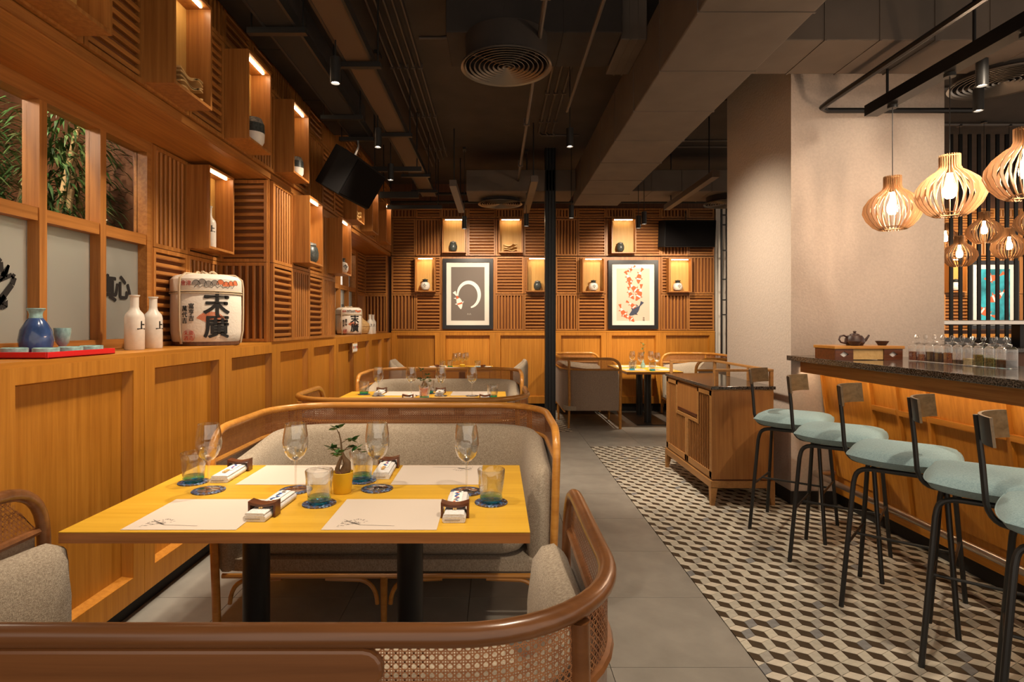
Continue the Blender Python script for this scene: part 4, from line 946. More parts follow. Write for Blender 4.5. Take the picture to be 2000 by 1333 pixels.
# planting behind the interior windows
d = bpy.data.lights.new('planter_fill', 'POINT'); d.energy = 17; d.color = (1.0, 0.84, 0.66); d.shadow_soft_size = 0.04
for loc in ((-2.65, 2.35, 2.62), (-2.4, 3.0, 2.9), (-2.8, 1.4, 2.6), (-2.8, 7.4, 2.6)):  # unseen lights added to brighten the planting
    o = bpy.data.objects.new('planter_fill', d); COL.objects.link(o); o.location = loc
spot((-2.45, 2.3, 3.3), (-2.65, 3.2, 1.9), 120, 70)  # unseen spot added to brighten the leaves
def bamboo(label, x, y, lean, h, seed):
    rr = random.Random(seed); t = thing('bamboo_plant', label, 'plant', (x, y, 1.2))
    for s_ in range(2):
        dx = rr.uniform(-.06, .06); pts = [(dx + lean[0] * q, 0.16 * s_ - 0.08 + lean[1] * q, q * h) for q in (0, 0.2, 0.4, 0.6, 0.8, 1.0)]
        rads = [0.022 - 0.008 * i / 5 for i in range(6)]
        MB().tube(pts, rads, 10).build('cane_stem', 'bamboo', t)
    F = MB()
    for i in range(1100):
        q = rr.uniform(0.05, 1.08); a = rr.uniform(0, 2 * PI); ro = rr.uniform(0.02, 0.33)
        c = Vector((lean[0] * q + ro * math.cos(a) * 0.8, lean[1] * q + ro * math.sin(a), q * h - 0.1 * ro)); L_ = rr.uniform(0.09, 0.17); wd = rr.uniform(0.006, 0.010)
        dr = Vector((math.cos(a), math.sin(a), rr.uniform(-1.1, 0.5))).normalized(); sd = dr.cross(Vector((0, 0, 1))).normalized() * wd; mid = c + dr * L_ * 0.45 + Vector((0, 0, 0.008))
        F.add([c, mid + sd, c + dr * L_ - Vector((0, 0, 0.02)), mid - sd], [(0, 1, 2, 3)], rr.choice((0, 0, 1)))
    F.build('foliage', ['leaf', 'leaf_light'], t, smooth=0, kind='stuff')
bamboo('bamboo with a thick leaning cane behind the nearest clear pane', -2.52, 2.95, (0.03, 0.35), 1.35, 1)
bamboo('leafy bamboo behind the middle clear pane', -2.58, 3.38, (0.05, 0.10), 1.25, 2)
bamboo('bamboo deep in the planter near the pale wall', -2.95, 3.35, (-0.05, -0.1), 1.35, 3)
bamboo('bamboo in the planter close beside the camera end', -2.75, 2.75, (0.05, 0.1), 1.3, 4)
bamboo('bamboo behind the far recessed window', -2.7, 7.9, (0.05, 0.1), 1.25, 5)
# ---------------------------------------------------------------- bar
bar = thing('bar_counter', 'long bar with dark granite top and panelled amber front beside the stools', 'bar', (2.6, 2.6, 0))
Y0b, Y1b = 0.6, 4.50
bev(MB().box(2.254, 3.02, Y0b, Y1b, 1.122, 1.160).build('granite_top', 'granite', bar, world=True, smooth=0), 0.003)
MB().box(2.36, 2.99, Y0b, Y1b - 0.004, 1.062, 1.122).build('fascia', 'oak_y', bar, world=True, smooth=0)
MB().box(2.36, 2.372, Y0b, Y1b - 0.004, 1.030, 1.062).build('fascia_lip', 'oak_y', bar, world=True, smooth=0)  # lip added to hide the glowing strip behind it
MB().box(2.40, 2.412, Y0b, Y1b - 0.01, 1.056, 1.061).build('light_strip', 'strip_glow', bar, world=True, smooth=0)
def sl(z): return 2.50 + 0.12 * (1.062 - z) / 0.96       # face leans inward towards the floor
def lean_box(x_off, y0, y1, z0, z1, th, name, mat):
    v = [(sl(z) + x_off + dx, y, z) for z in (z0, z1) for y in (y0, y1) for dx in (0, th)]
    MB().add(v, [(0, 1, 3, 2), (4, 6, 7, 5), (0, 2, 6, 4), (1, 5, 7, 3), (0, 4, 5, 1), (2, 3, 7, 6)]).build(name, mat, bar, world=True, smooth=0)
lean_box(0.022, Y0b, Y1b - 0.01, 0.10, 1.060, 0.10, 'front_board', 'amber_z')
ys = [4.485, 3.92, 3.66, 3.40, 2.87, 2.61, 2.35, 1.80, 1.54, 1.28, 0.70]
for y in ys: lean_box(0.0, y - 0.022, y + 0.0, 0.10, 1.060, 0.03, 'stile', 'amber_z')
for a, b_ in zip(ys[:-1], ys[1:]):
    if a < 4.4: lean_box(-0.004, b_, a - 0.022, 0.825, 0.858, 0.03, 'mid_rail', 'amber_y')
    lean_box(0.0, b_, a - 0.022, 0.10, 0.18, 0.03, 'bottom_rail', 'amber_y')
    if a > 4.4 or a - b_ > 0.4: lean_box(0.012, b_ + 0.06, a - 0.08, 0.24, 0.52, 0.02, 'raised_panel', 'amber_z')
MB().box(2.66, 2.98, Y0b, Y1b - 0.02, 0.0, 0.10).build('plinth', 'black_paint', bar, world=True, smooth=0)
MB().box(2.72, 2.98, Y0b, Y1b - 0.01, 0.10, 1.06).build('carcass', 'brown_panel', bar, world=True, smooth=0)
fr = thing('foot_rail', 'brushed steel foot rail on posts running along the bar front', 'foot rail', (2.44, 4.36, 0))
MB().tube([(2.44, Y0b, 0.255), (2.44, 4.42, 0.255), (2.45, 4.45, 0.255), (2.60, 4.455, 0.255)], 0.021, 14).build('rail', 'steel', fr, world=True)
for y in (4.36, 3.23, 2.10, 1.0): MB().lathe([(0.03, 0.0), (0.03, 0.004), (0.016, 0.006), (0.016, 0.25)], 16, (2.44, y, 0.0005)).build('post', 'steel', fr, world=True)
# back bar beyond the counter
bb = thing('back_counter', 'dark granite back counter behind the bar', 'counter', (5.2, 5.1, 0))
bev(MB().box(3.52, 9.3, 4.9, 5.5, 1.16, 1.20).build('granite_top', 'granite', bb, world=True, smooth=0), 0.004)
MB().box(3.52, 9.3, 4.95, 5.5, 0.0, 1.16).build('carcass', 'brown_panel', bb, world=True, smooth=0)
MB().box(3.52, 9.3, 5.46, 5.5, 1.20, 1.275).build('upstand', 'granite', bb, world=True, smooth=0)
sh = thing('steel_shelf', 'long steel shelf on dark posts behind the bar under the bars', 'shelf', (5.2, 5.2, 1.2))
bev(MB().box(3.52, 9.3, 5.02, 5.46, 1.395, 1.437).build('shelf_board', 'steel', sh, world=True, smooth=0), 0.006)
for x in (3.9, 4.75, 5.75, 7.2): MB().box(x - 0.045, x + 0.045, 5.2, 5.29, 1.2005, 1.395).build('shelf_post', 'black_steel', sh, world=True, smooth=0)
scn = thing('bar_screen', 'room screen of upright dark metal bars beyond the bar', 'screen', (6.6, 7.0, 0))
for i in range(28):
    x = 5.05 + 0.112 * i
    MB().box(x - 0.020, x + 0.020, 6.99, 7.008, 0, 3.7).build('upright_bar', 'black_steel', scn, world=True, smooth=0)
MB().box(5.0, 8.2, 6.965, 7.035, 0, 0.08).build('bottom_bar', 'black_steel', scn, world=True, smooth=0)

# tea tray, pot and cups
tt = thing('tea_tray', 'wooden tea tray box with diamond cut-outs on the bar under the teapot', 'tray', (2.49, 3.99, 1.1605), 0.0)
bev(MB().box(-0.235, 0.235, -0.13, 0.13, 0.075, 0.095).build('tray_top', 'rail_wood', tt, smooth=0), 0.003)
for x0, x1 in ((-0.225, -0.105), (0.10, 0.225)):
    c = (x0 + x1) / 2; q = 0.03
    P = MB()
    for poly in ([(x0, 0), (c, 0), (c, 0.018), (c - q, 0.038), (x0, 0.038)], [(c, 0), (x1, 0), (x1, 0.038), (c + q, 0.038), (c, 0.018)], [(x0, 0.038), (c - q, 0.038), (c, 0.06), (c, 0.075), (x0, 0.075)], [(c + q, 0.038), (x1, 0.038), (x1, 0.075), (c, 0.075), (c, 0.06)]):
        P.prism(poly, 0.108, 0.122, 0, Matrix.Rotation(PI / 2, 4, 'X'))
    P.build('cut_panel', 'dark_wood', tt, smooth=0)
    MB().box(c - 0.034, c + 0.034, -0.106, -0.10, 0.015, 0.062).build('light_backing', 'paper_white', tt, smooth=0)  # pale board added for the light showing through the diamonds
MB().box(-0.105, 0.10, -0.112, 0.11, 0.004, 0.072).build('drawer', 'pale_wood', tt, smooth=0)
MB().box(-0.228, -0.218, -0.12, 0.12, 0.0, 0.075).build('side_panel', 'dark_wood', tt, smooth=0)
MB().box(0.215, 0.225, -0.12, 0.12, 0.0, 0.075).build('side_panel', 'dark_wood', tt, smooth=0)
zt = 1.1605 + 0.0955
tp = thing('teapot', 'dark clay teapot standing on the wooden tea tray', 'teapot', (2.475, 4.0, zt), 0.0)
MB().lathe([(0, 0), (0.05, 0), (0.062, 0.02), (0.060, 0.045), (0.045, 0.066), (0.03, 0.070)], 26).build('body', 'clay_dark', tp)
MB().lathe([(0.031, 0.070), (0.028, 0.077), (0.010, 0.082), (0.007, 0.086), (0.011, 0.093), (0.006, 0.099), (0, 0.1)], 20).build('lid', 'clay_dark', tp)
MB().tube([(0.05, 0, 0.025), (0.075, 0, 0.035), (0.09, 0, 0.055), (0.10, 0, 0.07)], [0.013, 0.010, 0.007, 0.006], 10).build('spout', 'clay_dark', tp)
MB().tube([(-0.05, 0, 0.055), (-0.075, 0, 0.068), (-0.10, 0, 0.062), (-0.108, 0, 0.04), (-0.095, 0, 0.02), (-0.058, 0, 0.012)], 0.006, 8).build('handle', 'clay_dark', tp)
for x, y, lab in ((-0.07, -0.09, 'small dark clay cup in front of the teapot handle'), (0.155, -0.03, 'small dark clay cup right of the teapot spout')):
    c = thing('tea_cup', lab, 'cup', (2.49 + x, 4.0 + y, zt), 0, 'clay cups on the tea tray')
    MB().lathe([(0, 0), (0.024, 0), (0.026, 0.004), (0.042, 0.03), (0.039, 0.03), (0.022, 0.006), (0, 0.006)], 22).build('bowl', 'clay_dark', c)
# jars of tea
teas = ['tea_red', 'tea_red', 'tea_dark', 'tea_dark', 'tea_red', 'tea_dark', 'tea_cream', 'tea_green', 'tea_green', 'tea_dark']
tl = ['reddish tea, farthest of the row by the pillar', 'reddish tea, second from the pillar end', 'black tea, third from the pillar end', 'dark brown tea, fourth from the pillar end', 'reddish flower tea near the middle of the row', 'a little dark tea just before the cream one', 'pale cream powder', 'dark green tea beside the cream one', 'pale green herbs, next to the last jar', 'dark red tea, nearest the camera']
fh = [0.055, 0.04, 0.06, 0.055, 0.06, 0.022, 0.035, 0.06, 0.045, 0.04]
for i in range(10):
    y = 3.78 - 0.074 * i
    t = thing('glass_jar', 'square glass jar with knob stopper holding ' + tl[i], 'jar', (2.745, y, 1.1605), 0, 'row of glass tea jars on the bar')
    a = 0.035; Hh = 0.105
    P = MB(); ro = rrect(2 * a, 2 * a, 0.008, 2)
    P.rings([[(x, y_, z) for x, y_ in ro] for z in (0.0, Hh)] + [[(x * 0.75, y_ * 0.75, Hh + 0.012) for x, y_ in ro], [(x * 0.62, y_ * 0.62, Hh + 0.014) for x, y_ in ro]], cap=False)
    P.add([(x, y_, 0.001) for x, y_ in ro], [tuple(range(len(ro)))]); P.build('jar_body', 'jar_glass', t)
    P = MB(); P.prism([(x * 0.9, y_ * 0.9) for x, y_ in ro], 0.006, 0.006 + fh[i]); P.build('tea_leaves', teas[i], t)
    MB().lathe([(0.0, Hh + 0.005), (0.020, Hh + 0.006), (0.024, Hh + 0.02), (0.024, Hh + 0.026), (0.006, Hh + 0.030), (0.006, Hh + 0.036), (0.013 if i % 3 else 0.017, Hh + 0.050), (0.010, Hh + 0.066), (0, Hh + 0.070)], 18).build('stopper', 'jar_glass', t)

# ---------------------------------------------------------------- bar stools (local +x is where a sitter looks)
def make_stool(label, loc, rz):
    t = thing('bar_stool', label, 'bar stool', loc, rz, 'teal bar stools along the bar')
    f, tp_, zs = 0.228, 0.165, 0.69
    for s in (-1, 1):
        pa = [(-f, s * f, 0.0), (-0.185, s * 0.178, 0.61)] + bez((-0.18, s * 0.17, 0.64), (-0.172, s * tp_, zs), (-0.10, s * tp_, zs), 5)
        pb = [(-x, y, z) for x, y, z in [tuple(p) for p in pa]][::-1]
        MB().tube(pa[:] + [(0, s * tp_, zs)], 0.0115, 10).build('leg', 'black_metal', t)
        MB().tube([(0, s * tp_, zs)] + pb, 0.0115, 10).build('leg', 'black_metal', t)
    zb = 0.31; q = 0.228 - (0.228 - 0.185) * zb / 0.61
    for s in (-1, 1): MB().tube([(s * q, -0.203, zb), (s * q, 0.203, zb)], 0.007, 8).build('footrest_bar', 'black_metal', t)
    MB().tube([(-q, 0, zb), (q, 0, zb)], 0.007, 8).build('stretcher', 'black_metal', t)
    for x in (-0.11, 0.11): MB().tube([(x, -tp_, zs), (x, tp_, zs)], 0.009, 8).build('seat_bar', 'black_metal', t)
    P = MB(); n = 22; W2, H2 = 0.232, 0.060; top = []; bot = []
    for i in range(n + 1):
        for j in range(n + 1):
            u, v = -1 + 2 * i / n, -1 + 2 * j / n
            k = 1 - 0.07 * (1 - v * v) * (abs(u) ** 6) ; k2 = 1 - 0.07 * (1 - u * u) * (abs(v) ** 6)
            x, y = u * W2 * math.sqrt(1 - 0.20 * v * v), v * W2 * math.sqrt(1 - 0.20 * u * u)
            th = H2 * max(0.0, (1 - abs(u) ** 4.0)) ** 0.42 * max(0.0, (1 - abs(v) ** 4.0)) ** 0.42
            lift = 0.012 * (u * u * v * v)
            top.append((x, y, 0.744 + th * 0.85 + lift)); bot.append((x, y, 0.744 - th * 0.8 + lift))
    idx = lambda i, j: i * (n + 1) + j; m_ = (n + 1) ** 2; fs = []
    for i in range(n):
        for j in range(n):
            fs.append((idx(i, j), idx(i + 1, j), idx(i + 1, j + 1), idx(i, j + 1))); fs.append((m_ + idx(i, j), m_ + idx(i, j + 1), m_ + idx(i + 1, j + 1), m_ + idx(i + 1, j)))
    P.add(top + bot, fs); seat_ = P.build('seat', 'teal_fabric', t, smooth=80)
    ed = [top[idx(i, 0)] for i in range(n + 1)] + [top[idx(n, j)] for j in range(1, n + 1)] + [top[idx(i, n)] for i in range(n - 1, -1, -1)] + [top[idx(0, j)] for j in range(n - 1, 0, -1)]
    MB().tube(ed, 0.0028, 5, closed=True).build('piping', 'teal_fabric', seat_)
    MB().tube([(0.10, 0, 0.688), (-0.16, 0, 0.688)] + bez((-0.20, 0, 0.69), (-0.245, 0, 0.695), (-0.258, 0, 0.76), 5) + [(-0.268, 0, 0.9), (-0.285, 0, 1.075)], 0.0105, 10).build('back_post', 'black_metal', t)
    Q = MB(); Rr = 0.24; o_, i_ = [], []; k = 10
    for a in [(-0.66 + 1.32 * q_ / k) for q_ in range(k + 1)]:
        cx = -0.273 + Rr
        o_.append((cx - Rr * math.cos(a), Rr * math.sin(a))); i_.append((cx - (Rr - 0.010) * math.cos(a), (Rr - 0.010) * math.sin(a)))
    vs = []
    for z in (0.985, 1.085): vs += [(x - (z - 1.03) * 0.1, y, z) for x, y in o_] + [(x - (z - 1.03) * 0.1, y, z) for x, y in i_]
    m_ = k + 1; fo, fi, fe = [], [], []
    for q_ in range(k):
        fo.append((q_, q_ + 1, 2 * m_ + q_ + 1, 2 * m_ + q_)); fi.append((m_ + q_, 3 * m_ + q_, 3 * m_ + q_ + 1, m_ + q_ + 1))
        fe += [(q_, m_ + q_, m_ + q_ + 1, q_ + 1), (2 * m_ + q_, 2 * m_ + q_ + 1, 3 * m_ + q_ + 1, 3 * m_ + q_)]
    fe += [(0, 2 * m_, 3 * m_, m_), (k, m_ + k, 3 * m_ + k, 2 * m_ + k)]
    Q.add(vs, fo, 0); Q.v = Q.v; nb = 0
    Q.f += fi + fe; Q.m += [1] * len(fi) + [1] * len(fe)
    ob = Q.build('backrest', ['black_metal', 'oak_dull'], t, smooth=30)
    for v_ in ob.data.vertices: v_.co = Matrix.Translation((-0.275, 0, 0)) @ Matrix.Rotation(-0.13, 4, 'Z') @ Matrix.Translation((0.275, 0, 0)) @ v_.co
    return t
wood('oak_dull', (0.10, 0.065, 0.032), (0.18, 0.12, 0.065), 'y', 0.35)
st0 = make_stool('teal bar stool farthest from the camera, in front of the wooden cart', (2.05, 3.99, 0), math.radians(-39))
for x, y, a, lab in ((2.045, 3.44, -39, 'second teal bar stool from the pillar end'), (2.03, 2.885, -42, 'middle teal bar stool of the five'), (2.055, 2.39, -40, 'second nearest teal bar stool, all four feet on the patterned tiles'), (1.945, 1.90, -41, 'nearest teal bar stool, cut off by the frame edge')):
    dup(st0, lab, (x, y, 0), math.radians(a))

# ---------------------------------------------------------------- service cart
ct = thing('service_cart', 'wooden service cabinet with slatted doors and granite top beside the pillar', 'cabinet', (1.90, 5.07, 0))
X0, X1, Ya, Yb_ = 1.665, 2.14, 4.47, 5.67
bx_ = lambda *a, n, m, s=0, w_=0.002: bev(MB().box(*a).build(n, m, ct, world=True, smooth=0), w_)
bx_(X0 + 0.022, X1, Ya, Yb_, 0.20, 0.885, n='carcass', m='cart_wood')
bx_(X0 - 0.002, X0 + 0.023, Ya, Ya + 0.012, 0.20, 0.885, n='corner_strip', m='cart_wood')
bx_(X0 - 0.002, X0 + 0.023, Yb_ - 0.012, Yb_, 0.20, 0.885, n='corner_strip', m='cart_wood')
bx_(X0 - 0.012, X1 + 0.012, Ya - 0.012, Yb_ + 0.012, 0.897, 0.921, n='granite_top', m='granite')
bx_(X0, X1, Ya + 0.0, Yb_, 0.885, 0.897, n='top_frame', m='cart_trim')
bx_(X0 - 0.012, X1 + 0.008, Ya - 0.008, Yb_ + 0.008, 0.135, 0.19, n='base_frame', m='cart_trim')
bx_(X0 + 0.006, X1 - 0.01, Ya + 0.01, Yb_ - 0.01, 0.186, 0.202, n='shadow_gap', m='dark_wood')
for x, y, sx, sy in ((X0 - 0.012, Ya - 0.008, 1, 1), (X1 + 0.008, Ya - 0.008, -1, 1), (X0 - 0.012, Yb_ + 0.008, 1, -1), (X1 + 0.008, Yb_ + 0.008, -1, -1)):
    P = MB(); a, b_ = 0.052, 0.030
    P.add([(x, y, 0.14), (x + sx * a, y, 0.14), (x + sx * a, y + sy * a, 0.14), (x, y + sy * a, 0.14), (x, y, 0), (x + sx * b_, y, 0), (x + sx * b_, y + sy * b_, 0), (x, y + sy * b_, 0)], [(0, 1, 2, 3), (4, 5, 6, 7), (0, 1, 5, 4), (1, 2, 6, 5), (2, 3, 7, 6), (3, 0, 4, 7)])
    P.build('leg', 'cart_trim', ct, world=True, smooth=0)
# front (facing the aisle): door frames, drawer between them
mid = (Ya + Yb_) / 2; dz = 0.60
def fbar(y0, y1, z0, z1, n='door_frame', par=ct): return MB().box(X0, X0 + 0.022, y0, y1, z0, z1)
bx_(X0 + 0.004, X0 + 0.02, mid - 0.27, mid + 0.27, dz + 0.02, 0.875, n='drawer', m='cart_wood')
bx_(X0 - 0.002, X0 + 0.02, mid - 0.25, mid + 0.25, dz + 0.028, dz + 0.05, n='pull_groove', m='dark_wood')  # dark strip painted for the shade of the recessed pull
bx_(X0 - 0.001, X0 + 0.021, mid - 0.27, mid + 0.27, dz - 0.02, dz + 0.012, n='drawer_rail', m='cart_trim')
for s in (-1, 1):
    yo = Ya + 0.01 if s < 0 else Yb_ - 0.01; yi = mid - 0.004 if s < 0 else mid + 0.004; yd = mid + s * 0.27
    lo, hi = min(yo, yi), max(yo, yi)
    dr = MB(); X = (X0 - 0.002, X0 + 0.02)
    dr.box(*X, min(yo, yo - s * 0.045), max(yo, yo - s * 0.045), 0.205, 0.88).box(*X, min(yi, yi + s * 0.04), max(yi, yi + s * 0.04), 0.205, dz - 0.02).box(*X, lo, hi, 0.205, 0.255).box(*X, min(yd, yd + s * 0.035), max(yd, yd + s * 0.035), dz - 0.02, 0.88).box(*X, min(yd, yo), max(yd, yo), 0.84, 0.88).box(*X, lo, hi, dz - 0.065, dz - 0.02) if False else dr.box(*X, min(yo, yo - s * 0.045), max(yo, yo - s * 0.045), 0.205, 0.88).box(*X, min(yi, yi + s * 0.04), max(yi, yi + s * 0.04), 0.205, dz - 0.02).box(*X, lo, hi, 0.205, 0.255).box(*X, min(yd, yd + s * 0.03), max(yd, yd + s * 0.03), dz - 0.02, 0.88).box(*X, min(yd, yo), max(yd, yo), 0.845, 0.88)
    door = dr.build('door', 'cart_trim', ct, world=True, smooth=0)
    MB().box(X0 + 0.0125, X0 + 0.021, lo + 0.04, hi - 0.04, 0.25, dz - 0.02).build('door_back', 'dark_wood', ct, world=True, smooth=0)
    MB().box(X0 + 0.0125, X0 + 0.021, min(yd, yo) + 0.03, max(yd, yo) - 0.03, dz - 0.02, 0.85).build('door_back', 'dark_wood', ct, world=True, smooth=0)
    n = 13
    for i in range(n):
        y = lo + 0.055 + (hi - lo - 0.11) * i / (n - 1); outer = (y < yd - 0.0) if s < 0 else (y > yd + 0.0)
        z1 = 0.845 if (outer and abs(y - yd) > 0.035) else dz - 0.02
        o = MB().box(X0 + 0.004, X0 + 0.013, y - 0.0065, y + 0.0065, 0.255, z1); o = o.build('slat', 'cart_wood', door, smooth=0)
        for q in o.data.vertices: q.co -= ct.location
bx_(X0 - 0.001, X0 + 0.022, mid - 0.005, mid + 0.005, 0.205, dz - 0.02, n='meeting_strip', m='cart_trim', w_=0.001)
# gallery rail on the top
zr0, zr1 = 0.9212, 1.045
def post(x, y, z0=zr0, z1=zr1 - 0.012): bev(MB().box(x - 0.013, x + 0.013, y - 0.013, y + 0.013, z0, z1).build('gallery_post', 'cart_trim', ct, world=True, smooth=0), 0.002)
for x, y in ((X0 + 0.04, Ya + 0.02), (X1 - 0.01, Ya + 0.02), (X1 - 0.01, Ya + 0.42), (X1 - 0.01, Ya + 0.85), (X1 - 0.01, Yb_ - 0.02), (X0 + 0.04, Yb_ - 0.02)): post(x, y)
for a in ((X0 + 0.027, X1 + 0.004, Ya + 0.006, Ya + 0.034), (X0 + 0.027, X1 + 0.004, Yb_ - 0.034, Yb_ - 0.006), (X1 - 0.024, X1 + 0.004, Ya + 0.034, Yb_ - 0.034)):
    bev(MB().box(*a, zr1 - 0.012, zr1 + 0.008).build('gallery_rail', 'cart_trim', ct, world=True, smooth=0), 0.003)
MB().box(X0 + 0.06, X1 - 0.03, Ya + 0.018, Ya + 0.022, 0.925, 1.02).build('gallery_glass', 'pane_clear', ct, world=True, smooth=0)

# ---------------------------------------------------------------- settees (sitter looks to local -y)
def plan_path(W, yf, yb, rc):
    La = (yb - rc) - yf; Lc = PI / 2 * rc; Lb = 2 * (W - rc); T = 2 * La + 2 * Lc + Lb
    def P(s):      # returns point, inward normal
        if s < La: return Vector((-W, yf + s)), Vector((1, 0))
        s -= La
        if s < Lc: a = PI - s / rc; return Vector((-W + rc + rc * math.cos(a), yb - rc + rc * math.sin(a))), Vector((-math.cos(a), -math.sin(a)))
        s -= Lc
        if s < Lb: return Vector((-W + rc + s, yb)), Vector((0, -1))
        s -= Lb
        if s < Lc: a = PI / 2 - s / rc; return Vector((W - rc + rc * math.cos(a), yb - rc + rc * math.sin(a))), Vector((-math.cos(a), -math.sin(a)))
        s -= Lc
        return Vector((W, yb - rc - s)), Vector((-1, 0))
    return P, T
SET = {}
def settee_meshes(W, D, rc, H, rail_mat):
    yf, yb = -D / 2, D / 2; P, T = plan_path(W, yf, yb, rc); o = {}; rr = 0.019
    # top rail with its two front posts
    r1 = [(-W + 0.03, yf + 0.0, 0.0), (-W + 0.022, yf, 0.25), (-W + 0.012, yf, 0.5)] + bez((-W + 0.005, yf, H - 0.16), (-W, yf, H), (-W, yf + 0.17, H), 8)
    n = 64; s0, s1 = 0.20, T - 0.20
    r2 = [(*P(s0 + (s1 - s0) * i / n)[0], H) for i in range(n + 1)]
    r3 = [(-x, y, z) for x, y, z in [tuple(p) for p in r1]][::-1]
    o['top_rail'] = [MB().tube(r1 + r2 + r3, rr, 14).mesh('top_rail', rail_mat)]
    zl = H - 0.145
    o['lower_rail'] = [MB().tube([(*P(0.01 + (T - 0.02) * i / n)[0], zl) for i in range(n + 1)], 0.013, 8).mesh('lower_rail', rail_mat)]
    # cane webbing, woven strips
    C = MB(); pc = 0.0145; zb, zt_ = zl + 0.008, H - 0.014; ns = int(T / 0.03)
    zf = lambda s: max(zb, min(zt_, (H - 0.17) + max(0.0, min(1, min(s, T - s) / 0.16)) * 0.2))
    def pt(s, z, off=0.0): p, q = P(max(0.0, min(T, s))); return (p.x + q.x * off, p.y + q.y * off, z)
    hw = 0.0016
    z = zb + pc / 2
    while z < zt_:
        for dz_ in (-0.0023, 0.0023):
            sa = 0.0
            while zf(sa) < z and sa < 0.3: sa += 0.01
            k = ns; prev = None
            for i in range(k + 1):
                s = sa + (T - 2 * sa) * i / k; a = pt(s, z + dz_ - hw * 0.6); b_ = pt(s, z + dz_ + hw * 0.6)
                if prev: C.add([prev[0], a, b_, prev[1]], [(0, 1, 2, 3)])
                prev = (a, b_)
        z += pc
    s = 0.015
    while s < T - 0.01:
        zt2 = zf(s)
        for ds in (-0.0023, 0.0023):
            C.add([pt(s + ds - hw * 0.6, zb, 0.001), pt(s + ds + hw * 0.6, zb, 0.001), pt(s + ds + hw * 0.6, zt2, 0.001), pt(s + ds - hw * 0.6, zt2, 0.001)], [(0, 1, 2, 3)])
        for sg in (-1, 1):
            L_ = zt_ - zb; m_ = 3; pr = None
            if 0.02 < s + sg * L_ < T - 0.02:
                for i in range(m_ + 1):
                    q = i / m_; ss = s + sg * L_ * q; zz = min(zb + L_ * q, zf(ss)); a = pt(ss - hw, zz, -0.001); b_ = pt(ss + hw, zz, -0.001)
                    if pr: C.add([pr[0], pr[1], b_, a], [(0, 1, 2, 3)])
                    pr = (a, b_)
        s += pc
    o['cane_webbing'] = [C.mesh('cane_webbing', 'cane', 0)]
    # upholstered shell
    prof = [(0.006, 0.25), (0.006, 0.5), (0.008, 0.70), (0.022, 0.765), (0.055, 0.795), (0.095, 0.785), (0.125, 0.74), (0.14, 0.62), (0.14, 0.42), (0.13, 0.25)]
    rings_ = []; k = 56
    for i in range(k + 1):
        s = T * i / k; p, q = P(s); e = min(s, T - s); f = min(1.0, e / 0.80); fall = 0.89 + 0.11 * math.sin(PI / 2 * f) ** 2
        t_ = min(1.0, e / 0.10); thick = 0.25 + 0.75 * math.sqrt(max(0, 1 - (1 - t_) ** 2)); hcut = 0.93 + 0.07 * math.sqrt(max(0, 1 - (1 - t_) ** 2))
        mid_ = 0.07
        if e < 0.02: p = p + Vector((0, 1)) * 0.0
        scale_h = H / 0.90
        rings_.append([(p.x + q.x * (mid_ + (d_ - mid_) * thick), p.y + q.y * (mid_ + (d_ - mid_) * thick), 0.25 + (z_ * scale_h - 0.25) * fall * hcut if z_ > 0.26 else z_) for d_, z_ in prof])
    o['padded_back'] = [MB().rings(rings_).mesh('padded_back', ['linen'], 60)]
    # outer back cloth slightly darker weave
    B = MB(); pr = None
    for i in range(k + 1):
        s = 0.03 + (T - 0.06) * i / k; a = pt(s, 0.25, 0.001); b_ = pt(s, zl, 0.001)
        if pr: B.add([pr[0], a, b_, pr[1]], [(0, 1, 2, 3)])
        pr = (a, b_)
    o['outer_back'] = [B.mesh('outer_back', 'linen_back', 60)]
    # seat base and puffed cushion
    def rbox(x, y, z0, z1, r, puff=0.0, n_=6):
        M_ = MB(); R_ = []
        for i in range(n_ + 1): a = -PI / 2 + PI * i / n_; R_.append((math.cos(a), math.sin(a)))
        hz = (z1 - z0) / 2; out = []
        for c_, s_ in R_:
            k_ = 1 - (1 - c_) * min(1, hz / min(x, y)) * 1.0
            out.append([(px * 1.0 - (1 - c_) * hz * (1 if px > 0 else -1), py - (1 - c_) * hz * (1 if py > 0 else -1), (z0 + z1) / 2 + hz * s_) for px, py in rrect(2 * x, 2 * y, r, 6)])
        return out
    o['seat_base'] = [MB().rings([[(x, y + 0.0, z) for x, y in rrect(2 * W - 0.06, D - 0.04, 0.09, 5)] for z in (0.245, 0.30)]).mesh('seat_base', 'linen', 40)]
    cu = rbox(W - 0.14, D / 2 - 0.075, 0.302, 0.445, 0.10, n_=8)
    o['seat_cushion'] = [MB().rings([[(x, y - 0.055, z + 0.012 * (1 - (x / W) ** 2) * (1 if z > 0.38 else 0)) for x, y, z in r_] for r_ in cu]).mesh('seat_cushion', 'linen', 60)]
    zap = 0.232
    o['apron_rail'] = [MB().tube([(-W + 0.055, yf, zap), (W - 0.055, yf, zap)], 0.012, 8).mesh('apron_rail', rail_mat), MB().tube([(-W + 0.055, yb - 0.02, zap), (W - 0.055, yb - 0.02, zap)], 0.012, 8).mesh('apron_rail', rail_mat)]
    legs = [MB().tube([(0, yf, 0), (0, yf, zap)], [0.014, 0.018], 12).mesh('leg', rail_mat), MB().tube([(0, yb - 0.02, 0), (0, yb - 0.02, zap)], [0.014, 0.018], 12).mesh('leg', rail_mat)]
    for s in (-1, 1): legs.append(MB().tube([(s * (W - 0.10), yb - 0.08, 0.0), (s * (W - 0.075), yb - 0.09, 0.4), (s * (W - 0.085), yb - 0.085, H - 0.02)], [0.014, 0.018, 0.018], 12).mesh('leg', rail_mat))
    o['leg'] = legs
    br = []
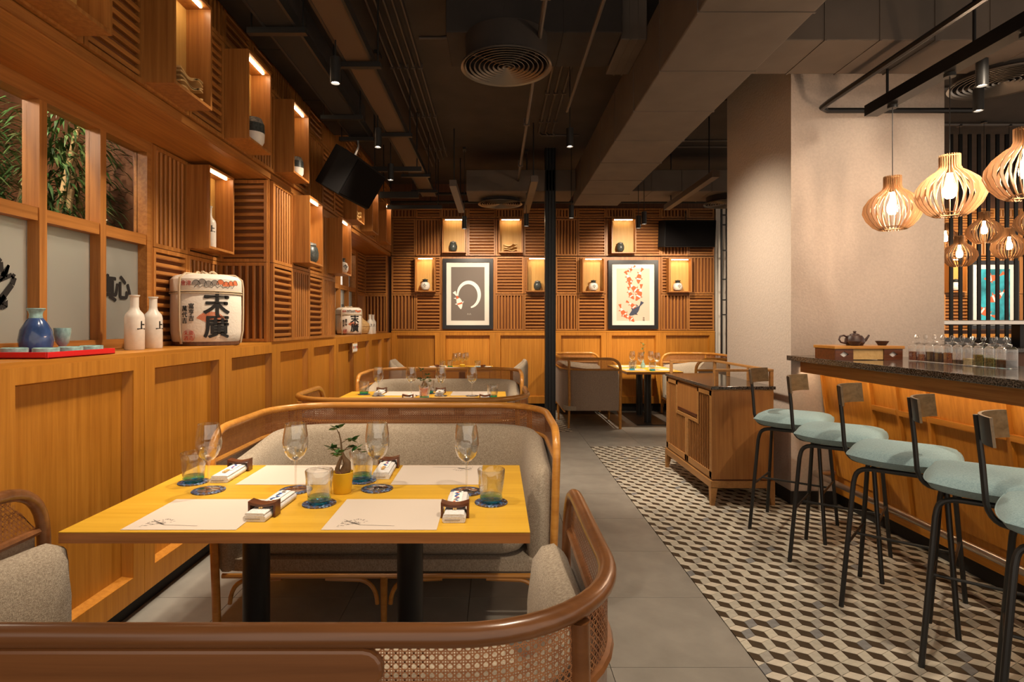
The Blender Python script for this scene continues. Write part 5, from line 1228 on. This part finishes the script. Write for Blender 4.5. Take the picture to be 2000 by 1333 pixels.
    for x0, s in ((-W + 0.06, 1), (0, -1), (0, 1), (W - 0.06, -1)):
        br.append(MB().tube([(x0 + s * 0.27, yf, zap - 0.012), (x0 + s * 0.17, yf, zap - 0.016)] + bez((x0 + s * 0.11, yf, zap - 0.018), (x0 + s * 0.035, yf, zap - 0.03), (x0 + s * 0.03, yf, zap - 0.13), 6), 0.0105, 8).mesh('bracket', rail_mat))
    o['bracket'] = br
    return o
def settee(label, loc, rz, W=0.85, D=0.92, rc=0.36, H=0.90, rail='rail_wood', group='cane backed settees'):
    k = (W, D, rc, H, rail)
    if k not in SET: SET[k] = settee_meshes(*k)
    t = thing('settee', label, 'settee', loc, rz, group)
    for n, ms in SET[k].items():
        for me in ms:
            o = inst(me, n, t)
            if n == 'cane_webbing': o['kind'] = 'stuff'
    return t
XC = -0.585
near_s = settee('nearest settee seen from behind with rail darkened as in shade', (-0.60, 1.375, 0), PI, 0.83, 0.89, 0.30, 0.90, 'rail_shaded')
P = MB(); x0, x1, zc, hh = -0.42, 1.2, 0.850, 0.033
pl = [(x0 + hh - hh * math.sin(a) * 1.0, zc + hh * math.cos(a)) for a in [PI * i / 8 for i in range(9)]]
poly = [(x, z) for x, z in pl] + [(0.50, zc - hh), (0.50, zc + hh)]
P.prism(poly, -0.0, 0.018, 0, Matrix.Translation((0, 0.445 + 0.014, 0)) @ Matrix.Rotation(PI / 2, 4, 'X'))
bev(P.build('back_board', 'rail_shaded', near_s, smooth=0), 0.006)
settee('settee facing the camera behind the nearest laid table', (-0.523, 3.135, 0), 0, 0.805, 0.90, 0.34, 0.90)
settee('settee with its back to the camera before the second table', (XC - 0.02, 4.33, 0), PI, 0.83, 0.90, 0.36, 0.89)
settee('settee facing the camera behind the second table', (-0.555, 6.07, 0), 0, 0.805, 0.90, 0.34, 0.90)
settee('settee side on beside the steel post, left of the far right table', (1.27, 8.5, 0), PI / 2, 0.80, 0.76, 0.30, 0.94)
settee('settee facing left beyond the service cabinet', (3.0, 8.4, 0), -PI / 2, 0.80, 0.76, 0.30, 0.94)
# padded armchairs at the far left table
def armchair(label, loc, rz):
    t = thing('padded_armchair', label, 'armchair', loc, rz, 'padded armchairs at the far table'); t.scale = (0.85, 0.36, 0.97)
    P_, T = plan_path(0.33, -0.3, 0.3, 0.24); R_ = []
    pr = [(0.0, 0.2), (0.0, 0.82), (0.03, 0.88), (0.075, 0.895), (0.12, 0.87), (0.14, 0.8), (0.14, 0.2)]
    for i in range(33):
        s = T * i / 32; p, q = P_(s); e = min(s, T - s); f = 0.78 + 0.22 * min(1, e / 0.5)
        R_.append([(p.x + q.x * d_, p.y + q.y * d_, 0.2 + (z - 0.2) * f) for d_, z in pr])
    MB().rings(R_).build('shell', 'linen', t, smooth=60)
    bev(MB().box(-0.2, 0.2, -0.3, 0.16, 0.2, 0.44).build('seat_cushion', 'linen', t, smooth=0), 0.04, 4)
    for x in (-0.28, 0.28):
        for y in (-0.25, 0.25): MB().tube([(x, y, 0), (x * 0.95, y * 0.95, 0.21)], [0.012, 0.018], 10).build('leg', 'rail_wood', t)
armchair('padded linen armchair left of the far table by the back wall', (-1.50, 8.72, 0), PI / 2)
armchair('padded linen armchair right of the far table by the back wall', (0.36, 8.72, 0), -PI / 2)

# ---------------------------------------------------------------- tables
def table(label, x0, x1, y0, y1, h, legs_, along='x', plate=True):
    t = thing('dining_table', label, 'table', ((x0 + x1) / 2, (y0 + y1) / 2, 0))
    bev(MB().box(x0, x1, y0, y1, h - 0.004, h).build('top_veneer', 'table_wood', t, world=True, smooth=0), 0.001)
    MB().box(x0 + 0.0005, x1 - 0.0005, y0 + 0.0005, y1 - 0.0005, h - 0.036, h - 0.0042).build('tabletop', 'table_edge', t, world=True, smooth=0)
    for lx, ly in legs_:
        MB().lathe([(0.05, 0.012), (0.05, h - 0.045)], 28, (lx, ly, 0)).build('column', 'black_metal', t, world=True)
        MB().box(lx - 0.12, lx + 0.12, ly - 0.12, ly + 0.12, h - 0.045, h - 0.037).build('top_plate', 'black_metal', t, world=True, smooth=0)
    bx0, bx1 = min(l[0] for l in legs_) - 0.2, max(l[0] for l in legs_) + 0.2; by0, by1 = min(l[1] for l in legs_) - 0.2, max(l[1] for l in legs_) + 0.2
    bev(MB().box(bx0, bx1, by0, by1, 0.0005, 0.013).build('base_plate', 'black_metal', t, world=True, smooth=0), 0.003)
    return t
TZ = 0.75
table('nearest dining table laid for four with a yellow plant pot', -1.372, 0.105, 1.81, 2.67, TZ, [(-0.93, 2.24), (-0.335, 2.24)])
table('second dining table laid for four with a pink plant pot', -1.40, 0.085, 4.80, 5.60, TZ, [(-0.93, 5.22), (-0.335, 5.22)])
table('far left dining table against the back wall between two armchairs', -0.98, -0.06, 8.35, 9.1, TZ, [(-0.52, 8.72)])
table('far right long dining table with twin black columns', 1.78, 2.55, 7.9, 9.3, TZ, [(2.14, 8.2), (2.2, 8.92)])

def placemat(label, x, y, w_=0.365, d=0.32, flip=False, draw=True):
    t = thing('placemat', label, 'placemat', (x, y, TZ + 0.0006), PI if flip else 0, 'paper placemats')
    MB().box(-w_ / 2, w_ / 2, -d / 2, d / 2, 0, 0.0012).build('paper_sheet', 'paper', t, smooth=0)
    if draw:
        rr = random.Random(5); G = MB(); z = 0.0016
        def stroke(a, b_, wd):
            v = Vector((b_[0] - a[0], b_[1] - a[1])); v = v.normalized() if v.length else Vector((1, 0)); n_ = (-v.y * wd, v.x * wd)
            G.add([(a[0] + n_[0], a[1] + n_[1], z), (a[0] - n_[0], a[1] - n_[1], z), (b_[0] - n_[0], b_[1] - n_[1], z), (b_[0] + n_[0], b_[1] + n_[1], z)], [(0, 1, 2, 3)])
        bx0, by0 = -w_ / 2 + 0.06, -d / 2 + 0.055
        for i in range(9): stroke((bx0 + 0.055 + 0.012 * i, by0 - 0.012 - 0.001 * i), (bx0 + 0.070 + 0.012 * i, by0 - 0.013 - 0.001 * i), 0.0014)
        for i in range(40):
            a = rr.uniform(0.6, 3.5); q = rr.uniform(0.008, 0.045); px, py = bx0 + 0.03 + q * 1.1 * math.cos(a), by0 - 0.012 + q * math.sin(a) * 1.2
            b_ = rr.uniform(0, PI); L_ = rr.uniform(0.004, 0.011); stroke((px, py), (px + L_ * math.cos(b_), py + L_ * math.sin(b_)), 0.0016)
        for i in range(5): stroke((bx0 + 0.055, by0 - 0.012), (bx0 + 0.02 - 0.008 * i, by0 + 0.004 + 0.009 * i), 0.0010)
        o = G.build('printed_branch', 'grey_ink', t, smooth=0); o['kind'] = 'stuff'
def coaster(label, x, y, r=0.060):
    t = thing('coaster', label, 'coaster', (x, y, TZ + 0.0006), R.uniform(0, 3), 'round mottled coasters')
    MB().lathe([(0, 0), (r, 0), (r, 0.003), (r - 0.001, 0.0035), (0, 0.0035)], 40).build('disc', 'coaster_print', t)
_g = {}
def wine(label, x, y, z, s=1.0):
    t = thing('wine_glass', label, 'wine glass', (x, y, z), 0, 'stemmed wine glasses'); t.scale = (s, s, s)
    if 'b' not in _g:
        _g['b'] = MB().lathe([(0.0035, 0.112), (0.018, 0.118), (0.035, 0.135), (0.046, 0.162), (0.049, 0.185), (0.046, 0.215), (0.039, 0.258), (0.0375, 0.2585), (0.0445, 0.215), (0.0475, 0.185), (0.0445, 0.163), (0.034, 0.137), (0.017, 0.1205), (0.0, 0.1185)], 32).mesh('bowl', 'glass', 60)
        _g['s'] = MB().lathe([(0.0, 0.0), (0.0045, 0.004), (0.0038, 0.02), (0.0036, 0.06), (0.0042, 0.10), (0.008, 0.114), (0.0, 0.116)], 14).mesh('stem', 'glass', 60)
        _g['f'] = MB().lathe([(0.0, 0.0), (0.040, 0.0), (0.041, 0.0012), (0.02, 0.003), (0.0045, 0.006), (0.0, 0.006)], 32).mesh('foot', 'glass', 60)
    for k, n in (('b', 'bowl'), ('s', 'stem'), ('f', 'foot')): inst(_g[k], n, t)
def tumbler(label, x, y, z, s=1.0):
    t = thing('tumbler', label, 'glass', (x, y, z), R.uniform(0, 6), 'bubbled tumblers with teal bases'); t.scale = (s, s, s)
    if 't' not in _g:
        n = 28; rs = []
        for r_, zz in ((0.040, 0.012), (0.042, 0.03), (0.046, 0.07), (0.050, 0.118), (0.0485, 0.120), (0.0465, 0.118), (0.043, 0.07), (0.039, 0.035), (0.036, 0.024)):
            rs.append([((r_ + 0.0007 * math.sin(7 * a + zz * 90)) * math.cos(a), (r_ + 0.0007 * math.sin(7 * a + zz * 90)) * math.sin(a), zz) for a in [2 * PI * i / n for i in range(n)]])
        _g['t'] = MB().rings(rs, cap=False).mesh('clear_wall', 'glass', 60)
        _g['u'] = MB().lathe([(0, 0), (0.034, 0), (0.040, 0.005), (0.0415, 0.014), (0.041, 0.024), (0.035, 0.027), (0, 0.024)], 28).mesh('teal_base', 'teal_glass', 60)
    inst(_g['t'], 'clear_wall', t); inst(_g['u'], 'teal_base', t)
def napkin(where, x, y, rz, front=True, detail=True):
    """folded towel, printed sleeve with chopsticks on it, dark bridge over them"""
    z = TZ + 0.0008
    t = thing('folded_napkin', 'folded white towel ' + where, 'napkin', (x, y, z), rz, 'folded towels')
    pr = [(-0.034, 0.0), (0.034, 0.0), (0.038, 0.006), (0.038, 0.014), (0.033, 0.020), (-0.033, 0.020), (-0.038, 0.014), (-0.038, 0.006)]
    MB().rings([[(px, yy, pz) for px, pz in pr] for yy in (-0.13, -0.125, 0.125, 0.13)]).build('towel', 'napkin_cloth', t, smooth=50)
    MB().rings([[(px * 0.86, yy, 0.0205 + pz * 0.35) for px, pz in pr] for yy in (-0.128, 0.128)]).build('upper_fold', 'napkin_cloth', t, smooth=50)
    if detail: MB().box(-0.03, 0.02, -0.1312, -0.1295, 0.0085, 0.0105).build('fold_shade', 'grey_ink', t, smooth=0)  # grey strip standing for the shade between the folds
    c = thing('chopstick_sleeve', 'patterned paper sleeve with chopsticks ' + where, 'chopsticks', (x, y, z + 0.0282), rz, 'chopsticks in printed sleeves')
    MB().box(-0.017, 0.017, -0.045, 0.125, 0, 0.003).build('sleeve', 'paper_white', c, smooth=0)
    if detail:
        rr = random.Random(int(x * 1000) & 255)
        for i in range(15):
            yy = 0.115 - 0.0095 * i; xx = rr.uniform(-0.008, 0.008); q = rr.uniform(0.005, 0.008)
            MB().prism([(xx + q * math.cos(a) * rr.uniform(.7, 1.2), yy + q * math.sin(a)) for a in [PI * k / 3 for k in range(6)]], 0.003, 0.0034).build('print_mark', rr.choice(['blue_ink', 'ink', 'red_ink', 'blue_ink', 'grey_ink', 'orange_ink'] if not front else ['blue_ink', 'ink', 'grey_ink', 'orange_ink', 'blue_ink']), c, smooth=0)
    for dx in (-0.0035, 0.0035): MB().tube([(dx, -0.085, 0.0035), (dx, -0.04, 0.0035)], [0.0032, 0.0032], 8).build('chopstick', 'pale_wood', c)
    b_ = thing('chopstick_rest', 'dark wooden rest on the towel ' + where, 'chopstick rest', (x, y - 0.062, z), rz, 'dark wooden bridge rests')
    q = 10; up = [(-0.047 + 0.094 * i / q, 0.052 - 0.010 * math.sin(PI * i / q)) for i in range(q + 1)]
    lo_ = [(-0.040 + 0.080 * i / q, 0.040 - 0.007 * math.sin(PI * i / q)) for i in range(q + 1)]
    poly = [(-0.047, 0.0)] + up + [(0.047, 0.0), (0.040, 0.0)] + lo_[::-1] + [(-0.040, 0.0)]
    n_ = len(poly)
    M_ = MB(); outer = [(-0.047, 0)] + up + [(0.047, 0)]; inner = [(-0.0402, 0)] + lo_ + [(0.0402, 0)]; m_ = len(outer)
    vs = [(a, s_, c_) for s_ in (-0.021, 0.021) for lst in (outer, inner) for a, c_ in lst]
    fs = []
    for i in range(m_ - 1):
        fs += [(i, i + 1, m_ + i + 1, m_ + i), (2 * m_ + i, 3 * m_ + i, 3 * m_ + i + 1, 2 * m_ + i + 1), (i, 2 * m_ + i, 2 * m_ + i + 1, i + 1), (m_ + i, m_ + i + 1, 3 * m_ + i + 1, 3 * m_ + i)]
    M_.add(vs, fs).build('bridge', 'dark_wood', b_, smooth=0)
    if not front:
        o_ = Vector((0, 0.145, 0)); b_.location = (x, y + 0.075, z)
    return t
# table one
placemat('paper placemat at the near left seat of the nearest table', -1.005, 1.985)
placemat('paper placemat at the near right seat of the nearest table', -0.372, 1.985)
placemat('paper placemat at the far left seat of the nearest table', -0.875, 2.50, flip=True)
placemat('paper placemat at the far right seat of the nearest table', -0.247, 2.50, flip=True)
zc = TZ + 0.0045
for x, y, w_ in ((-1.124, 2.257, 'leftmost'), (-0.786, 2.262, 'second from the left'), (-0.471, 2.281, 'third from the left'), (-0.117, 2.242, 'rightmost')):
    coaster('mottled coaster under the ' + w_ + ' wine glass of the nearest table', x, y, 0.062); wine('tall wine glass, ' + w_ + ' on the nearest table', x, y, zc)
for x, y, w_ in ((-1.245, 2.377, 'at the left end'), (-0.642, 2.094, 'just left of the yellow pot'), (-0.560, 2.40, 'behind the yellow pot'), (-0.02, 2.107, 'at the right end')):
    coaster('mottled coaster under tumbler ' + w_ + ' of the nearest table', x, y, 0.060); tumbler('bubbled glass tumbler with teal base ' + w_ + ' of the nearest table', x, y, zc)
napkin('at the far left seat of the nearest table', -1.142, 2.50, 0.03, False)
napkin('at the near left seat of the nearest table', -0.790, 2.03, -0.05, True)
napkin('at the far right seat of the nearest table', -0.490, 2.555, 0.03, False)
napkin('at the near right seat of the nearest table', -0.140, 2.02, 0.0, True)
def ginseng(label, x, y, z, pot, seed, s=1.0):
    rr = random.Random(seed); t = thing('potted_plant', label, 'plant', (x, y, z)); t.scale = (s, s, s)
    MB().lathe([(0, 0), (0.031, 0), (0.033, 0.003), (0.042, 0.078), (0.043, 0.08), (0.040, 0.081), (0.037, 0.07), (0, 0.068)], 32).build('pot', pot, t)
    for i in range(16):
        a = rr.uniform(0, 6.3); q = rr.uniform(0.0, 0.027)
        MB().lathe([(0, -0.007), (0.007, -0.004), (0.0085, 0), (0.006, 0.005), (0, 0.007)], 8, (q * math.cos(a), q * math.sin(a), 0.075 + rr.uniform(0, 0.006))).build('pebble', 'pebble', t)
    MB().tube([(0.004, 0, 0.07), (0.016, 0.0, 0.095), (0.018, 0.0, 0.115), (0.006, 0, 0.135), (-0.002, 0, 0.16), (-0.006, 0, 0.20), (-0.014, 0.0, 0.235)], [0.020, 0.019, 0.015, 0.008, 0.004, 0.003, 0.002], 10).build('trunk', 'stem_brown', t)
    MB().tube([(-0.012, 0, 0.07), (-0.02, 0, 0.09), (-0.012, 0, 0.115), (-0.002, 0, 0.14)], [0.012, 0.010, 0.007, 0.004], 8).build('root', 'stem_brown', t)
    brs = [((-0.003, 0, 0.17), (-0.03, 0.0, 0.175), (-0.055, 0.01, 0.165)), ((-0.005, 0, 0.19), (0.02, 0, 0.205), (0.04, 0, 0.205)), ((0, 0, 0.155), (0.03, -0.01, 0.185), (0.055, 0, 0.18)), ((-0.01, 0, 0.22), (-0.022, 0, 0.245), (-0.025, 0, 0.26)), ((-0.002, 0, 0.15), (-0.005, -0.03, 0.165), (-0.01, -0.05, 0.155)), ((0, 0, 0.16), (0.045, 0.01, 0.175), (0.075, 0, 0.15))]
    for k, b_ in enumerate(brs):
        tw = MB().tube(b_, [0.0018, 0.0014, 0.001], 6).build('twig', 'stem_brown', t)
        e = Vector(b_[2])
        for j in range(9 if k != 5 else 3):
            a = rr.uniform(0, 6.3); L_ = rr.uniform(0.024, 0.038); wd = L_ * 0.36; c = e.lerp(Vector(b_[1]), rr.uniform(0, 0.8)); dr = Vector((math.cos(a), math.sin(a) * 0.7, rr.uniform(-0.5, 0.5))).normalized(); sd = dr.cross(Vector((0.2, 0.6, 1))).normalized()
            F = MB(); q = [c, c + dr * L_ * .3 + sd * wd * .8, c + dr * L_ * .6 + sd * wd * .75, c + dr * L_, c + dr * L_ * .6 - sd * wd * .75, c + dr * L_ * .3 - sd * wd * .8, c + dr * L_ * .45 - Vector((0, 0, 0.002))]
            F.add(q, [(0, 1, 6), (1, 2, 6), (2, 3, 6), (3, 4, 6), (4, 5, 6), (5, 0, 6)]).build('leaf', 'leaf', tw, smooth=0)
ginseng('small ginseng fig with pebbles in a yellow pot on the nearest table', -0.596, 2.235, TZ + 0.0006, 'pot_yellow', 3)
ginseng('small plant in a pink pot on the second table', -0.66, 5.24, TZ + 0.0006, 'pot_pink', 9, 0.95)
# table two
for x, y, w_ in ((-1.0, 4.98, 'near left'), (-0.37, 4.98, 'near right')): placemat('paper placemat at the ' + w_ + ' seat of the second table', x, y, draw=False)
for x, y, w_ in ((-0.86, 5.43, 'far left'), (-0.24, 5.43, 'far right')): placemat('paper placemat at the ' + w_ + ' seat of the second table', x, y, draw=False)
for px, w_ in ((739, 'leftmost'), (803, 'second from the left'), (861, 'third from the left'), (922, 'rightmost')):
    x = (px - 970) * 5.25 / 1130; coaster('mottled coaster under the ' + w_ + ' wine glass of the second table', x, 5.25, 0.058); wine('wine glass, ' + w_ + ' on the second table', x, 5.25, zc)
for px, y, w_ in ((711, 5.35, 'at the left end'), (829, 5.0, 'before the pink pot'), (838, 5.42, 'behind the pink pot'), (962, 5.06, 'at the right end')):
    x = (px - 970) * y / 1130; coaster('mottled coaster under tumbler ' + w_ + ' of the second table', x, y, 0.056); tumbler('tumbler with teal base ' + w_ + ' of the second table', x, y, zc)
napkin('at the far left seat of the second table', -1.09, 5.42, 0, False, False)
napkin('at the near left seat of the second table', -0.76, 5.02, 0, True, False)
napkin('at the far right seat of the second table', -0.53, 5.42, 0, False, False)
napkin('at the near right seat of the second table', -0.10, 5.02, 0, True, False)
# far left table
for x, y, w_ in ((-0.62, 8.62, 'front left'), (-0.50, 8.58, 'front right'), (-0.58, 8.86, 'back left'), (-0.46, 8.84, 'back right')): wine('wine glass on the far table before the back wall, ' + w_ + ' of the cluster', x, y, TZ + 0.0006, 0.85)
for x, y, w_ in ((-0.80, 8.55, 'left'), (-0.70, 8.7, 'middle'), (-0.28, 8.6, 'right')): tumbler('tumbler on the far table before the back wall, ' + w_ + ' of three', x, y, TZ + 0.0006, 0.95)
t = thing('candle_jar', 'amber glass candle jar on the far table before the back wall', 'candle', (-0.5, 8.45, TZ + 0.0006)); MB().lathe([(0, 0), (0.035, 0), (0.04, 0.06), (0.035, 0.065), (0, 0.06)], 20).build('jar', 'pot_yellow', t)
napkin('right side of the far table before the back wall', -0.2, 8.6, 1.2, True, False)
napkin('left side of the far table before the back wall', -0.88, 8.62, -1.2, True, False)
# far right table
for x, y, w_ in ((2.08, 8.35, 'front'), (2.30, 8.3, 'right'), (2.05, 8.75, 'back left'), (2.33, 8.75, 'back right')): wine('wine glass on the far right table, ' + w_ + ' one', x, y, TZ + 0.0006, 0.95)
for x, y, w_ in ((1.92, 8.2, 'left one'), (2.18, 8.1, 'nearest one'), (2.02, 8.55, 'middle one')): tumbler('tumbler with teal base on the far right table, ' + w_, x, y, TZ + 0.0006)
for x, y, w_ in ((1.97, 8.3, 'near left'), (2.36, 8.3, 'near right'), (1.97, 8.95, 'far left'), (2.36, 8.95, 'far right')): placemat('paper placemat at the ' + w_ + ' seat of the far right table', x, y, 0.30, 0.38, draw=False)
t = thing('bud_vase', 'small vase with a leafy sprig on the far right table', 'vase', (2.18, 8.62, TZ + 0.0006))
MB().lathe([(0, 0), (0.03, 0), (0.035, 0.04), (0.015, 0.09), (0.018, 0.12)], 20).build('vase_body', 'ceramic_teal', t)
MB().tube([(0, 0, 0.05), (0.01, 0, 0.2), (0.0, 0, 0.36)], 0.003, 6).build('stem', 'leaf', t)
for i in range(14):
    a = i * 2.4; z = 0.17 + 0.016 * i; c = Vector((0, 0, z)); d_ = Vector((math.cos(a), math.sin(a), 0.4)).normalized(); s_ = d_.cross(Vector((0, 0, 1))).normalized() * 0.014
    MB().add([c, c + d_ * 0.03 + s_, c + d_ * 0.065, c + d_ * 0.03 - s_], [(0, 1, 2, 3)]).build('leaf', 'leaf_light', t, smooth=0)
